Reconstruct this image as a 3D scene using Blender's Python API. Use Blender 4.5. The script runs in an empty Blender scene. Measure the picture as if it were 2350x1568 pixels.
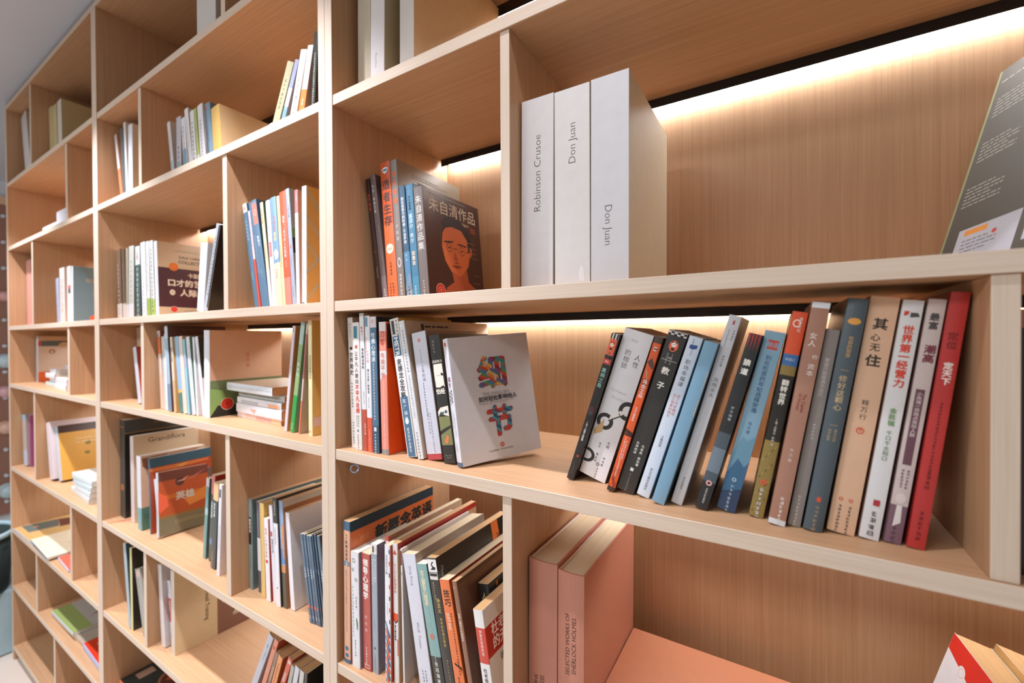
import bpy, bmesh, math, random
from mathutils import Vector, Matrix, Euler
random.seed(7)
EXPO = 0.24; WORLD_S = .38; SPOT_W = 106; AREA_W = 40; LED_E = 62
WOOD_D, WOOD_L = 'ae8661', 'c69d78'
EDGE_D, EDGE_L = 'cab49f', 'd8c5b2'
HY = (.2415, .2412, .2391, .2408, .2449); HZ = (.329, -.149, -.377, -.641, -1.109)
RINGPOS = (.012, .036, -.2565)
S = bpy.context.scene
COL = S.collection
# ---------------------------------------------------------------- camera
cam = bpy.data.objects.new('camera', bpy.data.cameras.new('camera'))
COL.objects.link(cam)
S.camera = cam
cd = cam.data
cd.sensor_fit = 'HORIZONTAL'; cd.sensor_width = 36.0
cd.lens = 995.0 / 2350 * 36
cd.clip_start = 0.02; cd.clip_end = 60
_y, _p, _r = math.radians(31.53), math.radians(-.44), math.radians(-.31)
cam.matrix_world = Matrix.Translation((.727, -.531, 0)) @ Matrix.Rotation(_y, 4, 'Z') @ Matrix.Rotation(math.pi/2 + _p, 4, 'X') @ Matrix.Rotation(_r, 4, 'Z')
cd.dof.use_dof = True; cd.dof.focus_distance = .69; cd.dof.aperture_fstop = 3.2
# ---------------------------------------------------------------- world, lights, exposure
W = bpy.data.worlds.new('world'); S.world = W; W.use_nodes = True
bg = W.node_tree.nodes['Background']
bg.inputs[0].default_value = (1.0, .94, .87, 1); bg.inputs[1].default_value = WORLD_S
S.view_settings.view_transform = 'Standard'; S.view_settings.look = 'None'
S.view_settings.exposure = EXPO; S.view_settings.gamma = 1
S.view_settings.use_curve_mapping = False
S.cycles.max_bounces = 8; S.cycles.diffuse_bounces = 6; S.cycles.caustics_reflective = False; S.cycles.caustics_refractive = False
S.cycles.sample_clamp_indirect = 6

def lamp(name, typ, loc, rot, energy, color, **kw):
    l = bpy.data.lights.new(name, typ); l.energy = energy; l.color = color
    for k, v in kw.items(): setattr(l, k, v)
    o = bpy.data.objects.new(name, l); o.location = loc; o.rotation_euler = rot; COL.objects.link(o)
    return o
SPOTS = [(-2.15, SPOT_W), (-1.2, SPOT_W), (-.25, SPOT_W), (.50, SPOT_W*.28)]
for sx, e in SPOTS:
    lamp('downlight_beam', 'SPOT', (sx, -.37, 1.178), (0, 0, 0), e, (.93, .92, 1.0), spot_size=math.radians(84), spot_blend=.5, shadow_soft_size=.022)
for lx in (-2.4, -.3):  # unseen area lamps added behind the camera: cool diffuse fill on the fronts
    lamp('added_front_fill', 'AREA', (lx, -2.2, 1.175), (0, 0, 0), AREA_W, (.90, .96, 1.0), shape='RECTANGLE', size=1.2, size_y=.6)

# ---------------------------------------------------------------- materials
def mat(name, color=(.8, .8, .8), rough=.5, **kw):
    m = bpy.data.materials.new(name); m.use_nodes = True
    b = m.node_tree.nodes['Principled BSDF']
    b.inputs['Base Color'].default_value = (*color, 1); b.inputs['Roughness'].default_value = rough
    for k, v in kw.items(): b.inputs[k.replace('_', ' ')].default_value = v
    return m
def lin(h):
    h = h.lstrip('#'); out = []
    for i in (0, 2, 4):
        c = int(h[i:i+2], 16)/255
        out.append(c/12.92 if c <= .04045 else ((c+.055)/1.055)**2.4)
    return tuple(out)
def wood(name, scale, dark, light, rough=.5):
    m = mat(name, light, rough); nt = m.node_tree; N = nt.nodes; L = nt.links; b = N['Principled BSDF']
    g = N.new('ShaderNodeNewGeometry'); mp = N.new('ShaderNodeMapping'); mp.inputs['Scale'].default_value = scale
    L.new(g.outputs['Position'], mp.inputs['Vector'])
    n1 = N.new('ShaderNodeTexNoise'); n1.inputs['Scale'].default_value = 1; n1.inputs['Detail'].default_value = 6; n1.inputs['Roughness'].default_value = .7
    L.new(mp.outputs[0], n1.inputs['Vector'])
    mp2 = N.new('ShaderNodeMapping'); mp2.inputs['Scale'].default_value = tuple(s*.3 for s in scale); L.new(g.outputs['Position'], mp2.inputs['Vector'])
    n2 = N.new('ShaderNodeTexNoise'); n2.inputs['Scale'].default_value = 1; n2.inputs['Detail'].default_value = 2; L.new(mp2.outputs[0], n2.inputs['Vector'])
    mx = N.new('ShaderNodeMath'); mx.operation = 'MULTIPLY_ADD'; mx.inputs[1].default_value = .65
    ml = N.new('ShaderNodeMath'); ml.operation = 'MULTIPLY'; ml.inputs[1].default_value = .35
    L.new(n2.outputs['Fac'], ml.inputs[0]); L.new(n1.outputs['Fac'], mx.inputs[0]); L.new(ml.outputs[0], mx.inputs[2])
    r = N.new('ShaderNodeValToRGB'); r.color_ramp.elements[0].position = .34; r.color_ramp.elements[1].position = .66
    r.color_ramp.elements[0].color = (*dark, 1); r.color_ramp.elements[1].color = (*light, 1)
    L.new(mx.outputs[0], r.inputs[0]); L.new(r.outputs[0], b.inputs['Base Color'])
    bp = N.new('ShaderNodeBump'); bp.inputs['Strength'].default_value = .12; bp.inputs['Distance'].default_value = .0006
    L.new(mx.outputs[0], bp.inputs['Height']); L.new(bp.outputs[0], b.inputs['Normal'])
    return m
WD, WL = lin(WOOD_D), lin(WOOD_L)
ED, EL = lin(EDGE_D), lin(EDGE_L)
wood_v = wood('oak_veneer_vertical_grain', (650, 650, 6), WD, WL)
wood_h = wood('oak_veneer_level_grain', (6, 650, 650), WD, WL)
edge_v = wood('oak_edging_vertical', (420, 420, 8), ED, EL)
edge_h = wood('oak_edging_level', (8, 420, 420), ED, EL)
black_metal = mat('black_aluminium', (.006, .005, .005), .45)
led_mat = mat('led_diffuser', (1, 1, 1), .5, Emission_Color=(.93, .96, 1.0, 1), Emission_Strength=LED_E)
gap_mat = mat('shadow_gap_paint', lin('5a625f'), .6)
ceil_mat = mat('ceiling_paint', lin('c3cad6'), .8)
wall_mat = mat('wall_paint', lin('d9dfe6'), .8)
floor_mat = mat('floor_vinyl', lin('cfc2b6'), .45)
lamp_white = mat('lamp_white', (.85, .85, .85), .4)
lamp_glow = mat('lamp_glow', (1, 1, 1), .5, Emission_Color=(1, .97, .94, 1), Emission_Strength=6)
steel = mat('polished_steel', lin('c3d4f5'), .25, Metallic=.7)
blue_shell = mat('pale_blue_plastic', lin('a9c2cb'), .5)
dark_inner = mat('dark_green_cushion', lin('23302e'), .7)
peg_brown = mat('brown_board', lin('9a6f5e'), .7)

def attr_mat(name, rough, coat=0):
    m = mat(name, (1, 1, 1), rough); nt = m.node_tree; b = nt.nodes['Principled BSDF']
    a = nt.nodes.new('ShaderNodeAttribute'); a.attribute_name = 'tint'
    n = nt.nodes.new('ShaderNodeTexNoise'); n.inputs['Scale'].default_value = 60; n.inputs['Detail'].default_value = 3
    tc = nt.nodes.new('ShaderNodeTexCoord'); nt.links.new(tc.outputs['Object'], n.inputs['Vector'])
    mr = nt.nodes.new('ShaderNodeMapRange'); mr.inputs[3].default_value = .93; mr.inputs[4].default_value = 1.04
    nt.links.new(n.outputs['Fac'], mr.inputs[0])
    mm = nt.nodes.new('ShaderNodeVectorMath'); mm.operation = 'SCALE'
    nt.links.new(a.outputs['Color'], mm.inputs[0]); nt.links.new(mr.outputs[0], mm.inputs['Scale'])
    nt.links.new(mm.outputs[0], b.inputs['Base Color'])
    b.inputs['Coat Weight'].default_value = coat; b.inputs['Coat Roughness'].default_value = .25
    return m
print_matte = attr_mat('printed_card_matte', .55)
print_gloss = attr_mat('printed_card_laminated', .38, .25)
ink = attr_mat('ink', .6)
def page_mat(name, c):
    m = mat(name, c, .85); nt = m.node_tree; b = nt.nodes['Principled BSDF']
    tc = nt.nodes.new('ShaderNodeTexCoord'); mp = nt.nodes.new('ShaderNodeMapping'); mp.inputs['Scale'].default_value = (2600, 3, 3)
    n = nt.nodes.new('ShaderNodeTexNoise'); n.inputs['Scale'].default_value = 1; n.inputs['Detail'].default_value = 2
    nt.links.new(tc.outputs['Object'], mp.inputs[0]); nt.links.new(mp.outputs[0], n.inputs['Vector'])
    r = nt.nodes.new('ShaderNodeValToRGB'); r.color_ramp.elements[0].position = .3; r.color_ramp.elements[1].position = .6
    r.color_ramp.elements[0].color = (*[v*.72 for v in c], 1); r.color_ramp.elements[1].color = (*c, 1)
    nt.links.new(n.outputs['Fac'], r.inputs[0]); nt.links.new(r.outputs[0], b.inputs['Base Color'])
    return m
PAGES = {'c': page_mat('cream_paper', lin('d9c6a4')), 'w': page_mat('white_paper', lin('ddd6c9')), 't': page_mat('tan_paper', lin('c49a68'))}

# ---------------------------------------------------------------- helpers
def link(name, me, m=None, parent=None):
    o = bpy.data.objects.new(name, me); COL.objects.link(o)
    if m is not None:
        for q in (m if isinstance(m, (list, tuple)) else [m]): me.materials.append(q)
    if parent is not None: o.parent = parent
    return o
def tag(o, label=None, cat=None, group=None, kind=None):
    if label: o['label'] = label
    if cat: o['category'] = cat
    if group: o['group'] = group
    if kind: o['kind'] = kind
    return o
def thing(name, label, cat, loc=(0, 0, 0), rot=(0, 0, 0), group=None):
    o = bpy.data.objects.new(name, None); COL.objects.link(o); o.empty_display_size = .05
    o.location = loc; o.rotation_euler = rot
    return tag(o, label, cat, group)
def boxmesh(lo, hi, bev=0, fm=None):
    bm = bmesh.new()
    vs = [bm.verts.new((x, y, z)) for z in (lo[2], hi[2]) for y in (lo[1], hi[1]) for x in (lo[0], hi[0])]
    for f in ((0, 2, 3, 1), (4, 5, 7, 6), (0, 1, 5, 4), (2, 6, 7, 3), (0, 4, 6, 2), (1, 3, 7, 5)): bm.faces.new([vs[i] for i in f])
    if bev: bmesh.ops.bevel(bm, geom=bm.edges[:], offset=bev, segments=1, affect='EDGES')
    bm.normal_update()
    if fm:
        for f in bm.faces: f.material_index = fm(f)
    me = bpy.data.meshes.new('m'); bm.to_mesh(me); bm.free()
    return me
def board(name, lo, hi, axis, parent, bev=.0006):
    m = [wood_h, edge_h] if axis == 'h' else [wood_v, edge_v]
    return link(name, boxmesh(lo, hi, bev, lambda f: 1 if f.normal.y < -.3 else 0), m, parent)
def lathe(pts, n=20, loop=False):
    bm = bmesh.new(); rings = []
    for r_, z in pts:
        rings.append([bm.verts.new((r_*math.cos(2*math.pi*i/n), r_*math.sin(2*math.pi*i/n), z)) for i in range(n)])
    for a, b in zip(rings, rings[1:]+(rings[:1] if loop else [])):
        for i in range(n): bm.faces.new((a[i], a[(i+1) % n], b[(i+1) % n], b[i]))
    if not loop: bm.faces.new(rings[0][::-1]); bm.faces.new(rings[-1])
    bmesh.ops.recalc_face_normals(bm, faces=bm.faces[:])
    for f in bm.faces: f.smooth = True
    me = bpy.data.meshes.new('m'); bm.to_mesh(me); bm.free(); return me

# ---------------------------------------------------------------- lettering
_g = {}
def glyph(txt, bold):
    k = (txt, bold)
    if k not in _g:
        c = bpy.data.curves.new('t', 'FONT'); c.body = txt; c.size = 1; c.resolution_u = 2; c.offset = bold; c.fill_mode = 'FRONT'
        o = bpy.data.objects.new('t', c)
        me = bpy.data.meshes.new_from_object(o)
        vs = [(v.co.x, v.co.y) for v in me.vertices]; fs = [tuple(p.vertices) for p in me.polygons]
        bpy.data.objects.remove(o); bpy.data.meshes.remove(me); bpy.data.curves.remove(c)
        if vs:
            x0 = min(v[0] for v in vs); x1 = max(v[0] for v in vs); y0 = min(v[1] for v in vs); y1 = max(v[1] for v in vs)
        else: x0 = x1 = y0 = y1 = 0
        _g[k] = (vs, fs, x0, x1, y0, y1)
    return _g[k]
class Ink:
    """collects flat print in face units (metres) and builds one thin mesh"""
    def __init__(s, w, h, d): s.w, s.h, s.d = w, h, d; s.v = []; s.f = []; s.c = []; s.n = 0
    def at(s, F, x, y, off):
        if F == 'S': return (x, -off-s.bul(x), y)
        if F == 'C': return (s.w+off, x, y)
        if F == 'B': return (-off, s.d-x, y)
        return (x, y, s.h+off)
    bulge = 0
    def bul(s, x): t = max(-1, min(1, 2*x/s.w-1)); return s.bulge*(1-t*t)
    def fw(s, F): return s.w if F in 'ST' else s.d
    def add(s, F, pts, faces, col):
        s.n += 1; off = .00008+.000006*s.n; b = len(s.v)
        if F == 'S' and s.bulge and any(max(pts[i][0] for i in f)-min(pts[i][0] for i in f) > .22*s.w for f in faces):
            pts, faces, col = s.strips(pts, faces, col)
        if not isinstance(col, list): col = [col]*len(faces)
        W_, H_ = s.fw(F)-.0003, (s.h if F != 'T' else s.d)-.0003
        ok = [.0003 <= x <= W_ and .0003 <= y <= H_ for x, y in pts]
        if all(ok):
            s.v += [s.at(F, x, y, off) for x, y in pts]
            for f, c_ in zip(faces, col): s.f.append(tuple(b+i for i in f)); s.c.append(c_)
            return
        for f, c_ in zip(faces, col):
            P = [pts[i] for i in f]
            for ax, lim, sg in ((0, .0003, 1), (0, W_, -1), (1, .0003, 1), (1, H_, -1)):
                Q = []
                for i in range(len(P)):
                    a, c = P[i-1], P[i]; ia, ic = sg*(a[ax]-lim) >= 0, sg*(c[ax]-lim) >= 0
                    if ia != ic:
                        t = (lim-a[ax])/(c[ax]-a[ax]); Q.append((a[0]+t*(c[0]-a[0]), a[1]+t*(c[1]-a[1])))
                    if ic: Q.append(c)
                P = Q
                if not P: break
            if len(P) > 2:
                b = len(s.v); s.v += [s.at(F, x, y, off) for x, y in P]; s.f.append(tuple(range(b, b+len(P)))); s.c.append(c_)
    def strips(s, pts, faces, col):
        V, Fs, Cs = [], [], []
        for j, f in enumerate(faces):
            c_ = col[j] if isinstance(col, list) else col
            for i in range(6):
                P = [pts[q] for q in f]
                for lim, sg in ((s.w*i/6, 1), (s.w*(i+1)/6, -1)):
                    Q = []
                    for a, c in zip(P[-1:]+P[:-1], P):
                        ia, ic = sg*(a[0]-lim) >= 0, sg*(c[0]-lim) >= 0
                        if ia != ic: t = (lim-a[0])/(c[0]-a[0]); Q.append((lim, a[1]+t*(c[1]-a[1])))
                        if ic: Q.append(c)
                    P = Q
                    if not P: break
                if len(P) > 2: Fs.append(tuple(range(len(V), len(V)+len(P)))); V += P; Cs.append(c_)
        return V, Fs, Cs
    def put(s, F, pts, faces, col, b):
        s.add(F, pts, faces, col)
        if b > 0:
            for dx, dy in ((b, 0), (-b, 0), (0, b), (0, -b)): s.add(F, [(x+dx, y+dy) for x, y in pts], faces, col)
    def run(s, items):
        col_ = [(it[1], it[2], it[3]) for it in items if it[0] in 'vkda' and it[1] in 'SC']
        for it in items:
            k, F = it[0], it[1]; fw = s.fw(F); fh = s.h if F != 'T' else s.d
            if k in 'vhda':
                u, v, sz, c, txt = it[2:7]; bb = it[7] if len(it) > 7 else 0; bold = min(bb, 0); bb = max(bb, 0); pitch = it[8] if len(it) > 8 else 1.1
                sz = sz/1000 if sz > 0 else -sz*s.w; col = lin(c)
                if k == 'v':
                    y = v*fh; need = sum(sz*(.5 if ch == ' ' else pitch) for ch in txt)
                    low = max([q[2] for q in col_ if q[0] == F and abs(q[1]-u) < .24 and q[2] < v-.001]+[.03])
                    room = (v-low)*fh-.001
                    if need > room: q = max(.45, room/need); sz *= q
                    for ch in txt:
                        if ch == ' ': y -= sz*.5; continue
                        vs, fs, x0, x1, y0, y1 = glyph(ch, bold)
                        cx, cy = (x0+x1)/2, (y0+y1)/2
                        hh = sz if (y1-y0) > .45 else sz*.75
                        s.put(F, [(u*fw+(a-cx)*sz, y-hh*.5+(b-cy)*sz) for a, b in vs], fs, col, bb*sz); y -= hh*pitch
                else:
                    vs, fs, x0, x1, y0, y1 = glyph(txt, bold); cx, cy = (x0+x1)/2, .36
                    if k == 'h': P = [(u*fw+(a-cx)*sz, v*fh+(b-cy)*sz) for a, b in vs]
                    elif k == 'd': P = [(u*fw+(b-cy)*sz, v*fh-(a-x0)*sz) for a, b in vs]
                    else: P = [(u*fw-(b-cy)*sz, v*fh+(a-x0)*sz) for a, b in vs]
                    s.put(F, P, fs, col, bb*sz)
            elif k == 'g':
                u, v, sz, txt, cols = it[2:7]; sz /= 1000; vs, fs, x0, x1, y0, y1 = glyph(txt, 0); cx, cy = (x0+x1)/2, (y0+y1)/2; rr = random.Random(5)
                for dx, dy in ((-.045, 0), (.045, 0), (0, .04), (0, -.04), (.03, .03), (-.03, -.03), (0, 0)):
                    V, Q_, cc = [], [], []
                    for f in fs:
                        T_ = [(vs[i][0]-cx+dx, vs[i][1]-cy+dy) for i in f]
                        for n_ in range(-9, 10):
                            P = T_
                            for lim, sg in ((n_*.085, 1), ((n_+1)*.085, -1)):
                                g_ = lambda p: p[0]*.55+p[1]*.83; Q = []
                                for a, c in zip(P[-1:]+P[:-1], P):
                                    ia, ic = sg*(g_(a)-lim) >= 0, sg*(g_(c)-lim) >= 0
                                    if ia != ic: t = (lim-g_(a))/(g_(c)-g_(a)); Q.append((a[0]+t*(c[0]-a[0]), a[1]+t*(c[1]-a[1])))
                                    if ic: Q.append(c)
                                P = Q
                                if not P: break
                            if len(P) > 2:
                                m_ = sum(p[0]*.83-p[1]*.55 for p in P)/len(P)
                                Q_.append(tuple(range(len(V), len(V)+len(P)))); V += P; cc.append(lin(cols[(n_*5+int((m_+1)*3.2)) % len(cols)]))
                    s.add(F, [(u*fw+a*sz, v*fh+b_*sz) for a, b_ in V], Q_, cc)
            elif k == 'r':
                u0, v0, u1, v1, c = it[2:7]; s.add(F, [(u0*fw, v0*fh), (u1*fw, v0*fh), (u1*fw, v1*fh), (u0*fw, v1*fh)], [(0, 1, 2, 3)], lin(c))
            elif k == 'p':
                P = [(a*fw, b*fh) for a, b in it[2]]; s.add(F, P, [tuple(range(len(P)))], lin(it[3]))
            elif k == 'o':
                u, v, ru, rv, c = it[2:7]; n = 20; ru, rv = [q if q > 0 else -q*s.w*1000 for q in (ru, rv)]; rin = it[7] if len(it) > 7 else 0
                P = [(u*fw+ru/1000*math.cos(6.2832*i/n), v*fh+rv/1000*math.sin(6.2832*i/n)) for i in range(n)]
                if rin: s.add(F, P+[(u*fw+(a-u*fw)*rin, v*fh+(b-v*fh)*rin) for a, b in P], [(i, (i+1) % n, n+(i+1) % n, n+i) for i in range(n)], lin(c))
                else: s.add(F, P, [tuple(range(n))], lin(c))
            elif k == 'k':      # a column of marks too small to read
                u, v, sz, n, c = it[2:7]; sz = sz/1000 if sz > 0 else -sz*s.w; P = []; Q = []; rr = random.Random(n*31+int(u*97))
                for i in range(n):
                    y = v*fh-i*sz*1.25
                    q = []; t = sz*.07
                    for j in range(rr.choice((2, 3, 3))):
                        yy = y-(.1+.36*j+.1*rr.random())*sz*.9; a0 = -(.2+.28*rr.random())*sz; a1 = (.2+.28*rr.random())*sz; q.append((a0, yy-t, a1, yy+t))
                    for j in range(rr.choice((1, 2, 2))):
                        xx = (rr.random()-.5)*.75*sz; q.append((xx-t, y-(.6+.35*rr.random())*sz, xx+t, y-.25*rr.random()*sz))
                    for a0, b0, a1, b1 in q:
                        b = len(P); P += [(u*fw+a0, b0), (u*fw+a1, b0), (u*fw+a1, b1), (u*fw+a0, b1)]; Q.append((b, b+1, b+2, b+3))
                s.add(F, P, Q, lin(c))
            elif k == 'w':      # lines of running text too small to read
                u, v, ln, sz, n, c = it[2:8]; sz /= 1000; ln /= 1000; P = []; Q = []; rr = random.Random(n*17+int(v*89))
                for i in range(n):
                    y = v*fh-i*sz*2; x = u*fw; e = x+ln*(1 if i % 3 else .75)
                    while x < e:
                        q = min(sz*(1.5+3*rr.random()), e-x); b = len(P)
                        P += [(x, y-sz*.35), (x+q, y-sz*.35), (x+q, y+sz*.35), (x, y+sz*.35)]; Q.append((b, b+1, b+2, b+3)); x += q+sz*.6
                s.add(F, P, Q, lin(c))
    def build(s, parent, name='lettering'):
        if not s.f: return
        me = bpy.data.meshes.new('ink'); me.from_pydata(s.v, [], s.f)
        a = me.color_attributes.new('tint', 'FLOAT_COLOR', 'CORNER')
        data = []
        for f, c in zip(s.f, s.c): data += [*c, 1]*len(f)
        a.data.foreach_set('color', data)
        return link(name, me, ink, parent)

def cover_mesh(w, h, d, t, bulge, spine, cover, back, sb, cb, ov):
    """U shaped card wrap; sb / cb are bands (v0, v1, colour) on spine and on both boards"""
    zs = sorted({0, 1, *[b for x in sb+cb for b in x[:2]]})
    n = 6; r = min(.0012, w*.2)
    out = [(0, d)] + [(0, r)]
    for i in range(n+1):
        x = r*.3+(w-r*.6)*i/n; q = 2*i/n-1; out.append((x, -bulge*(1-q*q)))
    out += [(w, r), (w, d)]
    inn = [(t, d), (t, t+r)] + [(max(t, min(w-t, x)), y+t) for x, y in out[2:-2]] + [(w-t, t+r), (w-t, d)]
    V = []; Fs = []; Cc = []; m = len(out)
    for z in zs:
        V += [(x, y, z*h) for x, y in out] + [(x, y, z*h) for x, y in inn]
    st = 2*m
    def col(bands, zc, base):
        c = base
        for b in bands:
            if b[0] <= zc <= b[1]: c = b[2]
        return c
    for k in range(len(zs)-1):
        zc = (zs[k]+zs[k+1])/2; a = k*st; b = a+st
        for i in range(m-1):
            base = back if i == 0 else (cover if i == m-2 else spine)
            bands = cb if i in (0, m-2) else sb
            if i == 1: base, bands = spine, sb
            Fs.append((a+i, a+i+1, b+i+1, b+i)); Cc.append(lin(col(bands, zc, base)))
            Fs.append((a+m+i+1, a+m+i, b+m+i, b+m+i+1)); Cc.append((.75, .72, .66))
        for i in (0, m-1):
            q = (a+m+i, a+i, b+i, b+m+i); Fs.append(q if i == 0 else q[::-1]); Cc.append(lin(col(cb, zc, cover)))
    for base, fl in ((0, 0), (st*(len(zs)-1), 1)):
        for i in range(m-1):
            q = (base+i, base+m+i, base+m+i+1, base+i+1); Fs.append(q[::-1] if fl else q); Cc.append(lin(cover if i else back) if ov else (.62, .58, .52))
    me = bpy.data.meshes.new('cover'); me.from_pydata(V, [], Fs)
    at = me.color_attributes.new('tint', 'FLOAT_COLOR', 'CORNER'); data = []
    for f, c in zip(Fs, Cc): data += [*c, 1]*len(f)
    at.data.foreach_set('color', data)
    return me

def book(label, x, y, z, w, h, d, lean, spine, cover, sb=(), cb=(), deco=(), hard=0, pages='w', yaw=0, pitch=0, group=None, back=None, gloss=1, name='book', cat='book'):
    """x, y: front left foot of the spine; lean in degrees (top towards +x positive)"""
    a = math.radians(lean)
    rot = Euler((math.radians(pitch), a, math.radians(yaw)), 'XYZ').to_matrix()
    low = min((rot @ Vector((i, j, k))).z for i in (0, w) for j in (0, d) for k in (0, h))
    o = thing(name, label, cat, (x, y, z-low+.0002), (math.radians(pitch), a, math.radians(yaw)), group)
    if hard: t, ov, bul = .0026, .003, min(.003, w*.12)
    else: t, ov, bul = .0005, .0, min(.0008, w*.04)
    if hard == 2: bul = 0
    me = cover_mesh(w, h, d, t, bul, spine, cover, back or cover, list(sb), list(cb), hard)
    link('cover', me, print_gloss if gloss else print_matte, o)
    e = .0006
    link('page_block', boxmesh((t+.0001, t+.0008, ov+e), (w-t-.0001, d-ov-.0007, h-ov-e)), PAGES[pages], o)
    if deco:
        k = Ink(w, h, d); k.bulge = bul; k.run(deco); k.build(o)
    return o

# ---------------------------------------------------------------- room shell
FZ, CZ, D = -1.60, 1.19, .34
T = [1.168, .784, .468, .073, -.212, -.626, -.938, -1.224, -1.53]   # top faces, highest board first
TH = .0199
def struct(name, lo, hi, m):
    return tag(link(name, boxmesh(lo, hi), m), kind='structure')
struct('floor', (-6.2, -4.2, FZ-.05), (3.2, 1.6, FZ), floor_mat)
struct('ceiling', (-6.2, -4.2, CZ), (3.2, 1.6, CZ+.05), ceil_mat)
struct('wall_back', (-2.60, D+.022, FZ), (3.2, D+.10, CZ), wall_mat)
struct('wall_left', (-4.3, -4.2, FZ), (-4.2, 1.6, CZ), wall_mat)
struct('wall_right', (3.1, -4.2, FZ), (3.2, D+.10, CZ), wall_mat)
struct('trim_1', (-2.60, .03, 1.1681), (3.1, D+.02, CZ), gap_mat)

# ---------------------------------------------------------------- bookcase bays
def led(bay_x0, bay_x1, z, label, ex=0):
    t = thing('shelf_light', label, 'light', ((bay_x0+bay_x1)/2, D, z), (0, 0, 0), 'black light bars under the backs of the shelves')
    hx = (bay_x1-bay_x0)/2
    bm = bmesh.new()
    def bx(lo, hi):
        vs = [bm.verts.new((x, y, zz)) for zz in (lo[2], hi[2]) for y in (lo[1], hi[1]) for x in (lo[0], hi[0])]
        for f in ((0, 2, 3, 1), (4, 5, 7, 6), (0, 1, 5, 4), (2, 6, 7, 3), (0, 4, 6, 2), (1, 3, 7, 5)): bm.faces.new([vs[i] for i in f])
    bx((-hx, -.032, -.0165-ex), (hx, -.030, -.0004))
    bx((-hx, -.030, -.0024), (hx, -.001, -.0004))
    me = bpy.data.meshes.new('m'); bm.to_mesh(me); bm.free()
    link('housing', me, black_metal, t)
    link('diffuser', boxmesh((-hx+.004, -.013, -.0045), (hx-.004, -.004, -.0025)), led_mat, t)
def bay(label, x0, x1, divs, first, caps=()):
    """x0, x1: outer faces; divs: {row: (left, right)}; row r stands on T[r]"""
    t = thing('bookcase_bay', label, 'bookcase', (0, 0, 0))
    board('side_panel', (x0, 0, FZ), (x0+.021, D, 1.168), 'v', t)
    board('side_panel', (x1-.021, 0, FZ), (x1-.0002, D, 1.168), 'v', t)
    a, b = x0+.0212, x1-.0214
    for i, z in enumerate(T): board('shelf', (a, .0015 if i else 0, z-TH), (b, D, z), 'h', t)
    link('back_panel', boxmesh((x0, D+.0002, FZ), (x1-.0002, D+.02, 1.168)), wood_v, t)
    board('plinth', (a, .03, FZ), (b, .048, T[-1]-TH-.0002), 'h', t)
    for r, (l, q) in divs.items():
        board('divider', (l, .005, T[r]+.0002), (q, D-.0002, T[r-1]-TH-.0002), 'v', t)
    for (x, y, z, ax) in caps:
        c = link('screw_cap', lathe([(.0001, 0), (.0058, 0), (.0055, .0006), (.0001, .0007)], 24), cap_mat, t)
        c.location = (x, y, z); c.rotation_euler = (math.pi, 0, 0) if ax == 'z' else (0, math.pi/2, 0)
    return t
cap_mat = mat('beige_plastic_cap', lin('b98a6b'), .5)
bay('pale oak bookcase bay farthest from the white boxed volumes, beside the peg wall', -2.560, -1.295, {1: (-2.137, -2.117), 2: (-1.639, -1.619), 3: (-2.137, -2.117), 4: (-1.639, -1.619), 5: (-2.137, -2.117), 6: (-1.639, -1.619), 7: (-2.137, -2.117), 8: (-1.88, -1.86)}, 0)
bay('pale oak bookcase bay between the peg wall bay and the white boxed volumes', -1.294, -.021, {1: (-.428, -.408), 2: (-.932, -.912), 3: (-.428, -.408), 4: (-.932, -.912), 5: (-.428, -.408), 6: (-.932, -.912), 7: (-.428, -.408)}, 0)
bay('pale oak bookcase bay holding the white boxed volumes and the portrait book', -.0208, 1.246, {1: (.380, .396), 2: (.884, .902), 3: (.380, .396), 4: (.884, .902), 5: (.380, .396), 6: (.884, .902)}, 0,
    caps=[(.0385, .052, T[2]-TH, 'z'), (.0003, .030, T[2]+.024, 'x')])
LN = ['top', 'second', 'third', 'fourth', 'fifth', 'sixth', 'seventh']
for k, (a, b, bn) in enumerate(((-2.534, -1.32, 'the end bay'), (-1.268, -.047, 'the middle bay'), (.005, 1.22, 'the portrait bay'))):
    for i in range(1, 6):
        dv = {0: {0: (-2.137, -2.117), 1: (-1.639, -1.619)}, 1: {0: (-.428, -.408), 1: (-.932, -.912)}, 2: {0: (.380, .396), 1: (.884, .902)}}[k][0 if (i+1) % 2 == 1 else 1]
        for (p, q, side) in ((a, dv[0], 'cell nearer the pegs'), (dv[1], b, 'cell farther from the pegs')):
            led(p+.001, q-.001, T[i]-TH, 'black light bar under the %s board of %s, %s' % (LN[i], bn, side), .009 if i == 1 else 0)
# ceiling lamps
for sx, e in SPOTS:
    t = thing('downlight', 'round white ceiling downlight above ' + {-2.15: 'the end bay of the bookcase', -1.2: 'the far part of the middle bay', -.25: 'the near part of the middle bay', .5: 'the bay with the white boxed volumes'}[sx], 'light', (sx, -.37, CZ), (0, 0, 0), 'downlights above the bookcase')
    bm = lathe([(.040, -.0001), (.046, -.003), (.046, -.006), (.036, -.006), (.034, -.0015), (.0001, -.0015)], 28); link('rim', bm, lamp_white, t)
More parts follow.
